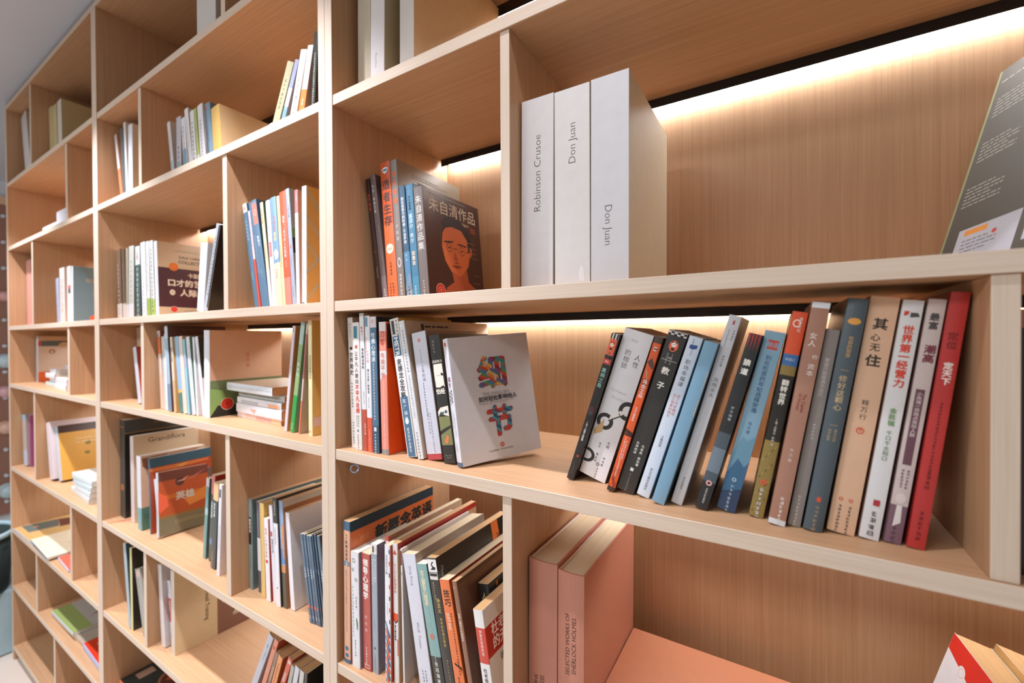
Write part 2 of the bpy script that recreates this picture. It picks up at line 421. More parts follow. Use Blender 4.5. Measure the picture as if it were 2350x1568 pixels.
# ---------------------------------------------------------------- things beyond the bay
t = thing('peg_wall', 'brown peg board with rows of pale pegs beyond the end of the bookcase', 'board', (-4.2, 0, -1.29))
link('board', boxmesh((.001, -1.4, 0), (.03, 1.5, 2.30), .002), peg_brown, t)
link('top_trim', boxmesh((.001, -1.4, 2.301), (.035, 1.5, 2.36), .002), mat('peach_trim', lin('e0b896'), .6), t)
peg = lathe([(.0001, 0), (.013, 0), (.013, .03), (.009, .036), (.0001, .037)], 12); pegm = mat('pale_peg', lin('cfd3da'), .5)
for iy in range(-2, 4):
    for iz in range(12):
        p = bpy.data.objects.new('peg', peg)
        if not peg.materials: peg.materials.append(pegm)
        COL.objects.link(p)
        p.parent = t; p.location = (.03, .24+iy*.19, .10+iz*.192); p.rotation_euler = (0, math.pi/2, 0)
def hold(label, color, loc, s):
    pts = [(.0001, 0), (.045*s, 0), (.05*s, .02*s), (.03*s, .035*s), (.028*s, .05*s), (.045*s, .065*s), (.04*s, .09*s), (.0001, .1*s)]
    o = link('round_knob', lathe(pts, 20), mat('knob_'+color, lin(color), .4)); o.location = loc; o.rotation_euler = (0, math.pi/2, 0)
    tag(o, label, 'knob', None)
hold('pink knob highest on the peg board', 'dfa9a4', (-4.169, HY[0], HZ[0]), .8)
hold('pale blue knob under the highest pink knob on the peg board', 'c3d6dd', (-4.169, HY[1], HZ[1]), 1.1)
hold('pink knob just under the pale blue knob on the peg board', 'deadb3', (-4.169, HY[2], HZ[2]), .9)
hold('peach knob in the lower half of the peg board', 'e6b8a3', (-4.169, HY[3], HZ[3]), 1)
hold('pale blue knob lowest on the peg board, above the black bucket', 'bfd2d8', (-4.169, HY[4], HZ[4]), 1.1)
# black bucket on a pale blue block
t = thing('play_block', 'pale blue padded block on the floor beside the end of the bookcase', 'block', (-2.92, -.15, FZ))
link('block', boxmesh((-.30, -.45, .0), (.30, .45, .33), .012), blue_shell, t)
t = thing('storage_bucket', 'black round bucket with a pale rim on the pale blue block', 'bucket', (-2.715, -.155, FZ+.3302))
link('bucket', lathe([(.0001, 0), (.165, 0), (.17, .01), (.195, .285), (.187, .285), (.162, .02), (.0001, .018)], 40), dark_inner, t)
link('rim', lathe([(.188, .2851), (.204, .2851), (.208, .296), (.203, .307), (.190, .307), (.186, .296)], 40, True), blue_shell, t)
# small steel ring on the upright
bm = bmesh.new(); n, m_ = 28, 8
vs = [[bm.verts.new(((.0074+.0017*math.cos(6.2832*j/m_))*math.cos(6.2832*i/n), (.0074+.0017*math.cos(6.2832*j/m_))*math.sin(6.2832*i/n), .0017*math.sin(6.2832*j/m_))) for j in range(m_)] for i in range(n)]
for i in range(n):
    for j in range(m_): bm.faces.new((vs[i][j], vs[(i+1) % n][j], vs[(i+1) % n][(j+1) % m_], vs[i][(j+1) % m_]))
for f in bm.faces: f.smooth = True
me = bpy.data.meshes.new('m'); bm.to_mesh(me); bm.free()
t = thing('key_ring', 'small bluish steel ring on the bookcase upright under the shelf of the orange book', 'ring', RINGPOS, (0, math.radians(78), math.radians(-38)))
link('ring', me, steel, t)
link('hook', boxmesh((-.002, -.0085, -.0016), (.002, -.0055, .0016), .0005), steel, t)

# ---------------------------------------------------------------- books, cell by cell
book('white hardcover with two large multicoloured characters on its cover, turned outward', 0.2741, 0.0323, -0.212, 0.019, 0.212, 0.158, -7.5016, 'd8d9e0', 'd6d0ce', ((0, 0.035, '3f6480'),), (), (('o', 'S', 0.5, 0.955, -0.2, -0.2, 'c8452c'), ('k', 'S', 0.5, 0.9, -0.12, 10, '8a8a92'), ('v', 'S', 0.5, 0.7, -0.55, '8a5a68', '细节', 0.03, 1.08), ('v', 'S', 0.35, 0.585, -0.28, '4a4c55', '影响他人', 0.01), ('v', 'S', 0.68, 0.6, -0.28, '4a4c55', '如何轻松', 0.01), ('k', 'S', 0.35, 0.43, -0.16, 8, '9a9aa4'), ('k', 'S', 0.65, 0.41, -0.16, 10, '9a9aa4'), ('h', 'S', 0.5, 0.165, -0.2, 'a8a8b2', 'THE'), ('h', 'S', 0.5, 0.145, -0.2, 'a8a8b2', 'SMALL'), ('h', 'S', 0.5, 0.125, -0.2, 'a8a8b2', 'BIG'), ('g', 'C', 0.48, 0.7, 58, '细', ('c8402c', '3f7f92', 'e07a3a', '4c6f88', '8a2f2a', '5a8a5c', 'b9452f', 'd8a94e', '7a4a7c')), ('g', 'C', 0.52, 0.3, 54, '节', ('3f7f92', 'b8402f', '2f4f6a', 'c8452c', '4c8a96', '7a3a4a', 'a83a3a')), ('h', 'C', 0.5, 0.525, 8, '9c8f88', 'THE SMALL BIG'), ('h', 'C', 0.52, 0.485, 9.6, '2c2624', '如何轻松影响他人', 0.02), ('h', 'C', 0.5, 0.453, 2.6, '6a625e', '[美] 史蒂夫·马丁  诺瓦·戈尔茨坦  罗伯特·西奥迪尼 著  苏西 译'), ('h', 'C', 0.47, 0.44, 2.2, '8a827c', 'Steve J. Martin    Noah J. Goldstein    Robert B. Cialdini'), ('o', 'C', 0.5, 0.105, 4, 4, 'c8452c'), ('o', 'C', 0.5, 0.105, 2.2, 2.2, 'e8cfc8', 0.6), ('h', 'C', 0.48, 0.07, 3.2, '3a3432', '中信出版集团 · CHINACITICPRESS')), pages='w', hard=0, yaw=-27, pitch=3.7044, group='books standing beside the white character cover book')
book('lowest book of the flat stack on the middle shelf, white and salmon', -0.305, 0.074, -0.212, 0.0135, 0.238, 0.14, -90, 'e4d0cc', 'd8c8bc', ((0, 0.25, 'e8c4a0'), (0.35, 0.8, 'e4bcb4')), (), (('r', 'S', 0.2, 0.2, 0.8, 0.55, 'd8a094'),), yaw=-4, group='books stacked flat on the middle shelf', pages='t')
book('thick glossy white book with a rose picture, second from the bottom of the stack', -0.296, 0.07, -0.1977, 0.0245, 0.246, 0.15, -90, 'e0e0e8', 'd8d4d0', (), (), (('p', 'S', ((0.1, 0.58), (0.6, 0.68), (0.6, 0.52)), 'e4a49c'), ('w', 'S', 0.1, 0.4, 12, 2, 2, 'b8b8c4')), yaw=-4, group='books stacked flat on the middle shelf', pages='t')
book('white book with an orange end panel, middle of the stack', -0.3, 0.072, -0.1724, 0.0165, 0.24, 0.14, -90, 'dfe2ea', 'd8d4d0', (), (), (('r', 'S', 0.05, 0.03, 0.6, 0.28, 'f0b48c'), ('r', 'S', 0.1, 0.5, 0.6, 0.9, 'b8bac0')), yaw=-4, group='books stacked flat on the middle shelf', pages='t')
book('thin grey book second from the top of the stack', -0.296, 0.078, -0.1551, 0.0155, 0.25, 0.14, -90, 'b8bcb8', 'c0b8a8', (), (), (('k', 'S', 0.5, 0.9, -0.5, 20, '7a7c7a'),), yaw=-4, group='books stacked flat on the middle shelf', pages='t')
book('white topmost book of the flat stack on the middle shelf', -0.318, 0.06, -0.1388, 0.0215, 0.255, 0.16, -90, 'dfe3e8', 'c4b49c', (), (), (('k', 'S', 0.5, 0.95, -0.3, 30, 'b0b6bc'),), yaw=-4, group='books stacked flat on the middle shelf', pages='t')
book('square book with a fiery orange cover and two silver characters', -0.9398, 0.0417, -0.626, 0.014, 0.198, 0.1428, -7.2294, 'c4c8cc', 'b4532c', (), ((0, 0.26, '7a7258'), (0.26, 0.3, '8f6a3c'), (0.85, 1, '6f3a30'), (0.55, 0.62, 'c86a2c')), (('o', 'C', 0.42, 0.8, 13, 14, '5a332c'), ('p', 'C', ((0.34, 0.8), (0.5, 0.83), (0.6, 0.87), (0.5, 0.8)), 'd8a48c'), ('p', 'C', ((0.55, 0.8), (0.85, 0.9), (0.95, 0.93), (0.7, 0.82)), 'b8705c'), ('p', 'C', ((0, 0.34), (0.2, 0.45), (0.15, 0.6), (0, 0.7)), 'e0603c'), ('p', 'C', ((0.5, 0.5), (1, 0.65), (1, 0.45), (0.6, 0.38)), 'd88438'), ('h', 'C', 0.52, 0.57, 27, 'c9c4b8', '英雄', 0.03), ('w', 'C', 0.3, 0.19, 90, 2, 3, 'a89a70'), ('k', 'S', 0.5, 0.4, -0.3, 8, '7a7a84')), pages='t', yaw=1.7808, pitch=-2.4431, group='albums beside the orange hero book')
book('wide training book lettered Magic E-mail Training on a cream and brown cover', -0.826, 0.035, -0.938, 0.028, 0.25, 0.225, 0, 'd0c4b8', '7a5444', (), (), (('r', 'C', 0, 0, 0.5, 1, 'cbb48c'), ('d', 'C', 0.38, 0.8, 16, '3a3028', 'Magic E-mail Training', 0.02), ('v', 'C', 0.6, 0.77, 19, 'b8a494', '是外贸函电', 0, 1.1), ('r', 'C', 0.7, 0.16, 0.98, 0.36, '3a342c'), ('p', 'C', ((0.7, 0.2), (0.78, 0.28), (0.86, 0.24), (0.98, 0.34), (0.98, 0.2), (0.8, 0.16), (0.7, 0.16)), 'b8aa94'), ('p', 'C', ((0.72, 0.75), (0.95, 0.85), (0.9, 0.7)), 'c8a488')), pages='c', yaw=-3, group='books around the Magic E-mail Training book')
book('dark cookbook with a plate of food on its cover lying flat on the lowest shelf', -1.003, 0.04, -1.224, 0.02, 0.26, 0.21, -90, 'e8703c', '26302f', (), (), (('r', 'C', 0.18, 0.78, 0.42, 0.93, 'a88874'), ('o', 'C', 0.62, 0.42, 70, 60, '8a5a44'), ('o', 'C', 0.62, 0.42, 62, 52, '5a2416'), ('o', 'C', 0.8, 0.12, 30, 22, 'c8942c'), ('p', 'C', ((0.4, 0.45), (0.6, 0.6), (0.75, 0.45), (0.55, 0.35)), 'a84420'), ('p', 'C', ((0.6, 0.5), (0.8, 0.6), (0.85, 0.52), (0.65, 0.44)), 'b89a70')), group='flat books on the low shelves')
book('lower white flat volume in the end bay, second shelf down', -1.66, 0.03, 0.468, 0.037, 0.42, 0.2, -90, 'dfe0e6', 'd8d0cc', (), (), (), group='white flat volumes in the end bay')
book('upper white flat volume in the end bay resting on a wider one', -1.665, 0.035, 0.5055, 0.042, 0.23, 0.2, -90, 'dcdde6', 'd8d0cc', (), (), (), group='white flat volumes in the end bay')
book('mint tinted small flat book at the foot of the small stack', -2.03, 0.055, -0.212, 0.02, 0.19, 0.13, -90, 'c8dcd8', '9ab0b0', (), (), (), yaw=-2, group='small white flat books in the end bay')
book('white small flat book second in the small stack, end bay', -2.035, 0.06, -0.1915, 0.018, 0.17, 0.12, -90, 'dfe4ea', 'd8d0cc', (), (), (), yaw=-4, group='small white flat books in the end bay')
book('rounded white small flat book third in the small stack, end bay', -2.05, 0.055, -0.173, 0.022, 0.17, 0.12, -90, 'ecf0f4', 'd8d0cc', (), (), (), yaw=-2, group='small white flat books in the end bay')
book('pale blue white small flat book fourth in the small stack, end bay', -2.055, 0.06, -0.1505, 0.018, 0.16, 0.12, -90, 'dce4ee', 'd8d0cc', (), (), (), yaw=-5, group='small white flat books in the end bay')
book('topmost tiny white book of the small stack in the end bay', -2.03, 0.1, -0.132, 0.018, 0.09, 0.1, -90, 'dfe4ee', 'd8d0cc', (), (), (), yaw=-3, group='small white flat books in the end bay')
book('lower white flat book next to the small stack in the end bay', -1.8, 0.035, -0.212, 0.026, 0.2, 0.15, -90, 'e0e2ea', 'e0c4bc', (), (), (), yaw=-3, group='small white flat books in the end bay')
book('upper white flat book next to the small stack in the end bay', -1.81, 0.04, -0.1855, 0.022, 0.2, 0.14, -90, 'e4e4ea', 'e4ccc4', (), (), (), yaw=-3, group='small white flat books in the end bay')
book('bottom book of the sky white stack before the yellow cover', -1.507, 0.028, -0.626, 0.0215, 0.27, 0.16, -90, 'd0dde2', 'c8c4bc', (), (), (), yaw=-3, group='sky white stack in the end bay', pages='w')
book('second from bottom book of the sky white stack before the yellow cover', -1.503, 0.03, -0.6038, 0.0215, 0.215, 0.16, -90, 'd8e4ea', 'c8c4bc', (), (), (), yaw=-2, group='sky white stack in the end bay', pages='w')
book('third from bottom book of the sky white stack before the yellow cover', -1.499, 0.032, -0.5816, 0.0215, 0.225, 0.16, -90, 'cfe0e6', 'c8c4bc', (), (), (), yaw=-1, group='sky white stack in the end bay', pages='w')
book('top book of the sky white stack before the yellow cover', -1.495, 0.034, -0.5594, 0.0215, 0.235, 0.16, -90, 'dce8ec', 'c8c4bc', (), (), (), yaw=0, group='sky white stack in the end bay', pages='w')
book('narrow white book leaning on the end bay upright, lower shelf', -1.376, 0.02, -0.626, 0.02, 0.205, 0.15, 6, 'dcdfe8', 'c8c4c0', (), (), (('r', 'S', 0.2, 0.05, 0.6, 0.3, 'e0b0a8'),), group='books around the yellow covered book in the end bay')
book('lower flat magazine with a dark teal picture, end bay', -2.171, 0.004, -0.938, 0.008, 0.3317, 0.25, -90, 'b4c0d0', 'c8a468', (), (), (('p', 'C', ((0.1, 0.6), (0.5, 0.55), (0.6, 0.9), (0.1, 1)), '5a6460'), ('p', 'C', ((0.5, 0.5), (0.8, 0.45), (0.8, 0.8), (0.6, 0.9)), '5a2c20'), ('o', 'C', 0.25, 0.8, 9, 9, 'd88a64'), ('o', 'C', 0.2, 0.55, 8, 8, 'd88a64')), yaw=0.4626, group='flat magazines in the end bay')
book('upper flat magazine with a cream cover and ink drawing, end bay', -1.9105, -0.0045, -0.9295, 0.009, 0.3091, 0.24, -90, '8f9cac', 'e4d8bc', (), (), (('p', 'C', ((0.35, 0.4), (0.6, 0.6), (0.55, 0.3)), 'c8bca4'), ('p', 'C', ((0.5, 0.2), (0.75, 0.35), (0.7, 0.28)), '2f302c'), ('p', 'C', ((0.7, 0.5), (0.95, 0.6), (0.9, 0.5)), '2f302c')), yaw=-1.7466, group='flat magazines in the end bay')
book('small flat book with a red cover beside the cream magazine', -1.712, 0.0151, -0.938, 0.012, 0.185, 0.17, -90, 'c4cce0', 'd8604c', (), (), (), yaw=-3.1539, group='flat magazines in the end bay')
book('flat picture book with a green spine side and pale tree drawing', -1.7145, 0.0271, -1.2035, 0.014, 0.286, 0.24, -90, 'c0d0d8', 'a8a49c', (), (), (('r', 'C', 0, 0, 0.25, 1, '8a9a58'), ('p', 'C', ((0.3, 0.3), (0.6, 0.5), (0.9, 0.3), (0.6, 0.42)), '6a4a38'), ('p', 'C', ((0.4, 0.6), (0.8, 0.9), (0.85, 0.8), (0.5, 0.5)), '7a8a88'), ('p', 'C', ((0.7, 0.1), (0.98, 0.3), (0.98, 0.05)), 'd0c8b0')), yaw=0.24, group='flat books on the low shelves')
book('thick beige flat book under the green picture book', -1.629, 0.0371, -1.224, 0.02, 0.3755, 0.24, -90, 'b8a898', 'a89c8c', (), (), (), yaw=1.393, group='flat books on the low shelves')
book('flat book with a red cover and pale blue panel, end bay low shelf', -1.3887, 0.0236, -1.224, 0.026, 0.2269, 0.2, -90, 'a8b4dc', 'c83418', (), (), (('r', 'C', 0.15, 0.25, 0.35, 0.8, '7a9a9c'),), yaw=-2.2464, group='flat books on the low shelves')
book('big coral pink clothbound volume lying flat on the shelf', 0.4889, 0.08, -0.626, 0.069, 0.3, 0.215, 90, 'cc8560', 'cc8560', (), (), (), yaw=-0.4729, hard=1, gloss=0, pages='c', group='pink clothbound volumes beside the lowest visible divider')
book('large dark grey softcover with small white text blocks and two white labels', 0.9891, 0.05, 0.073, 0.012, 0.2972, 0.215, 20.6125, '8a8a60', '4a443a', (), (), (('r', 'B', 0, 0, 0.018, 1, '8a8c62'), ('w', 'B', 0.04, 0.93, 60, 3, 1, 'a8a498'), ('w', 'B', 0.5, 0.93, 40, 3, 1, 'a8a498'), ('w', 'B', 0.05, 0.84, 50, 2.6, 6, '9a968c'), ('w', 'B', 0.45, 0.84, 50, 2.6, 6, '9a968c'), ('w', 'B', 0.05, 0.62, 50, 2.6, 6, '9a968c'), ('w', 'B', 0.45, 0.62, 50, 2.6, 6, '9a968c'), ('w', 'B', 0.05, 0.4, 50, 2.6, 6, '9a968c'), ('w', 'B', 0.45, 0.4, 50, 2.6, 6, '9a968c'), ('r', 'B', 0.1, 0.02, 0.46, 0.19, 'b8bac4'), ('r', 'B', 0.14, 0.155, 0.28, 0.18, 'e09038'), ('w', 'B', 0.14, 0.13, 45, 2.5, 4, '7a7a84'), ('r', 'B', 0.5, 0.05, 0.98, 0.19, 'b8bac4'), ('r', 'B', 0.62, 0.11, 0.9, 0.15, '4a4a50'), ('w', 'B', 0.54, 0.09, 60, 2.5, 2, '8a8a94'), ('o', 'B', 0.33, 0.135, 3, 3, 'c8402f')), yaw=22.5109, pitch=-6.4164, back='4a443a', gloss=0, group='softcover leaning on the second shelf')
book('leaning book with a white back cover and red top corner, low in the nearest bay', 0.885, 0.1279, -0.626, 0.0382, 0.22, 0.15, 15.8461, 'd8d4d0', 'd8d6d8', (), (), (('p', 'B', ((0, 1), (1, 1), (1, 0.78), (0, 0.9)), 'c8220c'), ('o', 'B', 0.28, 0.86, 9, 9, 'dcd8d8'), ('o', 'B', 0.28, 0.86, 6, 6, 'c8a49c', 0.85), ('p', 'B', ((0.05, 0.66), (0.3, 0.74), (0.42, 0.7), (0.2, 0.6)), 'a83a30'), ('r', 'B', 0.5, 0.55, 0.8, 0.72, 'e8c8c4')), yaw=5.1113, pitch=-0.0374, back='d8d6d8', pages='t', group='books low in the nearest bay')
book('thick cream paged book behind the red cornered one, low in the nearest bay', 0.9255, 0.1315, -0.626, 0.03, 0.22, 0.15, 15.8461, 'b8a078', 'b08a54', (), (), (), yaw=5.1113, pitch=-0.0374, back='b08a54', pages='t', group='books low in the nearest bay')
book('cream paged book with a black cover edge, last low in the nearest bay', 0.9576, 0.1344, -0.626, 0.03, 0.22, 0.15, 15.8461, '2a2826', '2a2826', (), (), (), yaw=5.1113, pitch=-0.0374, back='2a2826', pages='t', group='books low in the nearest bay')
book('black paperback just past the divider at the end of the leaning row', 0.9035, 0.03, -0.212, 0.03, 0.235, 0.18, 0, '1c1816', '1c1816', ((0.93, 1, 'b0683c'),), (), (), group='books past the divider on the middle shelf')
book('thin black-brown paperback with orange characters, leaning on the bookcase upright', 0.0396, 0.077, 0.073, 0.0104, 0.2582, 0.15, -8.57, '38221e', '33201c', (), (), (('v', 'S', 0.45, 0.88, -0.85, 'b8492c', '永不放弃', 0.01), ('h', 'S', 0.5, 0.4, -0.5, 'b8492c', '24'), ('k', 'S', 0.5, 0.28, -0.3, 6, 'a59a90')), group='books leaning around the brown portrait book', gloss=0)
book('purplish grey paperback with white vertical characters beside the black-brown one', 0.0509, 0.077, 0.073, 0.0149, 0.2623, 0.145, -7.99, '6f6160', '5e5150', ((0, 0.2, '7e6f70'),), (), (('v', 'S', 0.38, 0.925, -0.52, 'd8d4d2', '马云：未来已来', 0.01, 1.12), ('k', 'S', 0.68, 0.6, -0.2, 20, 'aaa09c'), ('k', 'S', 0.6, 0.1, -0.3, 3, 'cfc8c4')), group='books leaning around the brown portrait book')
book('tall orange paperback with black bold characters and a round cream sticker', 0.0665, 0.077, 0.073, 0.0276, 0.2791, 0.16, -4.64, 'd4683a', 'b9532c', ((0.55, 1, 'c4532a'),), (), (('p', 'S', ((0.2, 0.955), (0.5, 0.965), (0.8, 0.955), (0.72, 0.93), (0.5, 0.915), (0.28, 0.93)), 'd9dde2'), ('r', 'S', 0.3, 0.935, 0.7, 0.95, '4d7f93'), ('v', 'S', 0.5, 0.875, -0.78, '3d3535', '适者生存', 0.02, 1.12), ('o', 'S', 0.5, 0.375, -0.36, -0.36, 'e8dcc0'), ('h', 'S', 0.5, 0.382, -0.14, '4a3428', '成功大师'), ('h', 'S', 0.5, 0.37, -0.14, '4a3428', '权威推荐'), ('k', 'S', 0.5, 0.28, -0.2, 4, '5a3428'), ('k', 'S', 0.35, 0.13, -0.17, 10, '5a3428'), ('k', 'S', 0.62, 0.13, -0.17, 10, '5a3428')), group='books leaning around the brown portrait book')
book('tall taupe grey paperback with orange spine characters behind the brown portrait book', 0.0951, 0.077, 0.073, 0.0179, 0.2787, 0.196, -4.67, '7b706a', '8a7c68', (), (), (('v', 'S', 0.5, 0.92, -0.68, 'e0693c', '精', 0.01), ('v', 'S', 0.5, 0.86, -0.68, 'e0693c', '准', 0.01), ('v', 'S', 0.5, 0.795, -0.68, 'e0693c', '营', 0.01), ('v', 'S', 0.5, 0.73, -0.68, 'e0693c', '销', 0.01), ('v', 'S', 0.5, 0.54, -0.45, 'c9bfb8', '李森著', 0, 1.5), ('o', 'S', 0.5, 0.27, -0.3, -0.55, 'b9b4b8', 0.6), ('v', 'S', 0.55, 0.19, -0.42, 'd8cfc8', '智库系列丛书', 0.01, 1.12), ('w', 'C', 0.2, 0.93, 110, 2.6, 2, '6a5f50'), ('h', 'C', 0.35, 0.88, 7, '5a5044', '哈佛营销', 0.02)), group='books leaning around the brown portrait book')
book('slim dark blue paperback with white characters and a pale mountain on its spine', 0.1176, 0.077, 0.073, 0.0157, 0.2241, 0.15, -5.63, '31526b', '2b4558', ((0, 0.14, '8b96a3'), (0.14, 0.42, '4d7ea0')), (), (('v', 'S', 0.5, 0.9, -0.46, 'e4e6e8', '别在该努力的时候，只谈梦想', 0.01, 1), ('v', 'S', 0.5, 0.4, -0.3, 'd0d8de', '林一舟'), ('p', 'S', ((0, 0.12), (0.4, 0.2), (0.8, 0.24), (1, 0.2), (1, 0.1), (0, 0.08)), '6f8599'), ('k', 'S', 0.5, 0.12, -0.3, 5, '3a4a58')), group='books leaning around the brown portrait book')
book('slim teal blue paperback with outlined and orange characters on its spine', 0.1342, 0.077, 0.073, 0.0179, 0.2232, 0.15, -5.04, '3f7390', '2d5064', ((0, 0.2, '44819c'),), (), (('v', 'S', 0.45, 0.9, -0.3, '1c2a33', '阿尔弗雷德', 0.01, 1.05), ('v', 'S', 0.48, 0.745, -0.55, 'b9d4e0', '塞缪尔·希尔', 0.015, 1.02), ('v', 'S', 0.52, 0.42, -0.5, 'e6d3bb', '如是说', 0.02, 1.05), ('k', 'S', 0.5, 0.12, -0.22, 6, 'cfe0e8')), group='books leaning around the brown portrait book')
book('dark brown paperback with a tinted portrait of a man in round glasses', 0.153, 0.077, 0.073, 0.022, 0.2137, 0.178, -4.82, '6b615e', '3f241f', (), (), (('v', 'S', 0.5, 0.925, -0.72, 'd8d2ca', '朱自清作品集', 0, 1.12), ('k', 'S', 0.5, 0.17, -0.22, 9, 'b9b2aa'), ('w', 'C', 0.06, 0.965, 160, 2, 1, '9a8a78'), ('h', 'C', 0.5, 0.865, 30, 'd9cdb4', '朱自清作品'), ('h', 'C', 0.56, 0.775, 8.5, 'cdbb95', 'ZhuZiQing Florilegium', 0.02), ('p', 'C', ((0.8, 0.77), (0.9, 0.76), (0.9, 0.7), (0.8, 0.71)), '7a3a22'), ('p', 'C', ((0.28, 0.62), (0.26, 0.5), (0.3, 0.37), (0.4, 0.27), (0.55, 0.24), (0.62, 0.28), (0.72, 0.36), (0.76, 0.48), (0.74, 0.62), (0.66, 0.71), (0.5, 0.75), (0.36, 0.72)), 'c96a38'), ('p', 'C', ((0.3, 0.66), (0.27, 0.72), (0.34, 0.795), (0.48, 0.81), (0.62, 0.79), (0.74, 0.72), (0.8, 0.6), (0.78, 0.5), (0.73, 0.5), (0.72, 0.62), (0.62, 0.7), (0.45, 0.71), (0.36, 0.69)), '2a1512'), ('p', 'C', ((0.4, 0.28), (0.43, 0.18), (0.3, 0.12), (0.22, 0.02), (0.95, 0.02), (0.86, 0.13), (0.7, 0.2), (0.68, 0.32), (0.55, 0.24)), 'a9532e'), ('p', 'C', ((0.76, 0.54), (0.8, 0.55), (0.81, 0.49), (0.76, 0.44)), 'b85c31'), ('p', 'C', ((0.3, 0.555), (0.46, 0.575), (0.46, 0.56), (0.3, 0.54)), '2a1512'), ('p', 'C', ((0.54, 0.565), (0.7, 0.56), (0.7, 0.545), (0.54, 0.55)), '2a1512'), ('o', 'C', 0.385, 0.505, 9, 9.5, '3a1d14', 0.86), ('o', 'C', 0.61, 0.495, 9, 9.5, '3a1d14', 0.86), ('r', 'C', 0.46, 0.5, 0.53, 0.508, '3a1d14'), ('p', 'C', ((0.69, 0.5), (0.77, 0.52), (0.77, 0.51), (0.69, 0.49)), '3a1d14'), ('o', 'C', 0.385, 0.505, 3.4, 2, '2a1512'), ('o', 'C', 0.61, 0.495, 3.4, 2, '2a1512'), ('p', 'C', ((0.47, 0.48), (0.45, 0.4), (0.5, 0.385), (0.53, 0.4)), 'a34f28'), ('p', 'C', ((0.4, 0.335), (0.5, 0.35), (0.6, 0.34), (0.5, 0.31)), '8a3a22'), ('p', 'C', ((0.44, 0.365), (0.56, 0.365), (0.5, 0.375)), '3a1d14'), ('w', 'C', 0.72, 0.6, 38, 2, 1, '8a735a'), ('w', 'C', 0.74, 0.55, 38, 2, 1, '8a735a'), ('w', 'C', 0.76, 0.5, 34, 2, 1, '8a735a'), ('w', 'C', 0.8, 0.45, 30, 2, 1, '8a735a'), ('w', 'C', 0.82, 0.28, 28, 2, 1, '8a735a'), ('w', 'C', 0.8, 0.2, 32, 2, 1, '8a735a'), ('w', 'C', 0.78, 0.12, 34, 2, 2, '8a735a'), ('o', 'C', 0.19, 0.085, 13.6, 13.6, 'e6dccf'), ('o', 'C', 0.19, 0.085, 12.9, 12.9, 'c2311d'), ('o', 'C', 0.19, 0.085, 7, 7, 'e0b8a0', 0.9), ('h', 'C', 0.19, 0.085, 6, 'e0b8a0', '考')), group='books leaning around the brown portrait book')
book('white boxed volume lettered Robinson Crusoe, nearest the divider', 0.3969, 0.034, 0.073, 0.0532, 0.2796, 0.225, 0.57, 'cfc9c8', 'cfc4b0', (), (), (('a', 'S', 0.5, 0.405, -0.3, '4a4442', 'Robinson Crusoe', -0.012),), group='white boxed volumes on the second shelf', hard=2, gloss=0, pages='w')
book('white boxed volume lettered Don Juan reading upward, middle of three', 0.4533, 0.034, 0.073, 0.0535, 0.278, 0.225, 0.09, 'd3cecb', 'cfc4b0', (), (), (('a', 'S', 0.5, 0.62, -0.29, '4a4442', 'Don Juan', -0.012), ('p', 'S', ((0.72, 0.02), (0.68, 0.06), (0.74, 0.1), (0.82, 0.09), (0.85, 0.02)), 'dedcdc')), group='white boxed volumes on the second shelf', hard=2, gloss=0, pages='w')
book('thickest white boxed volume lettered Don Juan reading downward', 0.5078, 0.034, 0.073, 0.0528, 0.2787, 0.225, 0.24, 'cbc8ca', 'cdbd9f', (), (), (('d', 'S', 0.48, 0.375, -0.28, '4a4442', 'Don Juan', -0.012),), group='white boxed volumes on the second shelf', hard=2, gloss=0, pages='w')
book('plain off-white volume touching the bookcase upright on the upper shelf', 0.0135, 0.05, 0.468, 0.0369, 0.27, 0.2, 0.38, 'c9bda8', 'b8aa8c', (), (), (('d', 'S', 0.55, 0.93, -0.3, '8f8474', 'board'),), group='plain white volumes on the shelf above', hard=2, gloss=0)
book('white volume standing forward of its neighbours on the upper shelf', 0.085, 0.02, 0.468, 0.036, 0.27, 0.2, 0.89, 'd2ccca', 'b5a787', (), (), (('d', 'S', 0.42, 0.2, -0.26, 'a8a2a0', 'Rambo', 0),), group='plain white volumes on the shelf above', hard=2, gloss=0)
book('wide white volume with a cream cover at the outer end of the upper shelf', 0.1459, 0.034, 0.468, 0.0344, 0.285, 0.27, 0.59, 'cbc4bc', 'cdb58c', (), (), (), group='plain white volumes on the shelf above', hard=2, gloss=0)
book('slim off-white paperback with black characters against the upright, below the portrait book', 0.017, 0.0258, -0.212, 0.0148, 0.254, 0.14, -2.42, 'ddd6d0', 'c9b096', (), (), (('k', 'S', 0.5, 0.95, -0.3, 5, '8a8680'), ('r', 'S', 0.35, 0.75, 0.8, 0.772, '2a2624'), ('v', 'S', 0.55, 0.735, -0.72, '35302e', '世界简史', 0.02, 1.08), ('k', 'S', 0.5, 0.5, -0.34, 8, '6f6a66'), ('k', 'S', 0.5, 0.2, -0.3, 8, '6f6a66')), group='books standing beside the white character cover book')
book('white paperback with black then red characters and a teal label at its top', 0.0346, 0.0204, -0.212, 0.0187, 0.2434, 0.14, -1.65, 'e2dbd6', 'd8cdc0', (), (), (('r', 'S', 0.2, 0.875, 0.75, 0.97, '3f7f92'), ('r', 'S', 0.38, 0.795, 0.72, 0.82, 'c9563f'), ('v', 'S', 0.52, 0.775, -0.52, '3a3432', '让平凡人做出', 0.01, 1.12), ('v', 'S', 0.55, 0.51, -0.56, 'd6452e', '不平凡业绩', 0.02, 1.05), ('k', 'S', 0.4, 0.27, -0.2, 5, '8a8680'), ('k', 'S', 0.65, 0.27, -0.2, 5, '8a8680'), ('r', 'S', 0.45, 0.14, 0.6, 0.16, '2f5f7a'), ('k', 'S', 0.52, 0.12, -0.2, 9, '3a3432')), group='books standing beside the white character cover book')
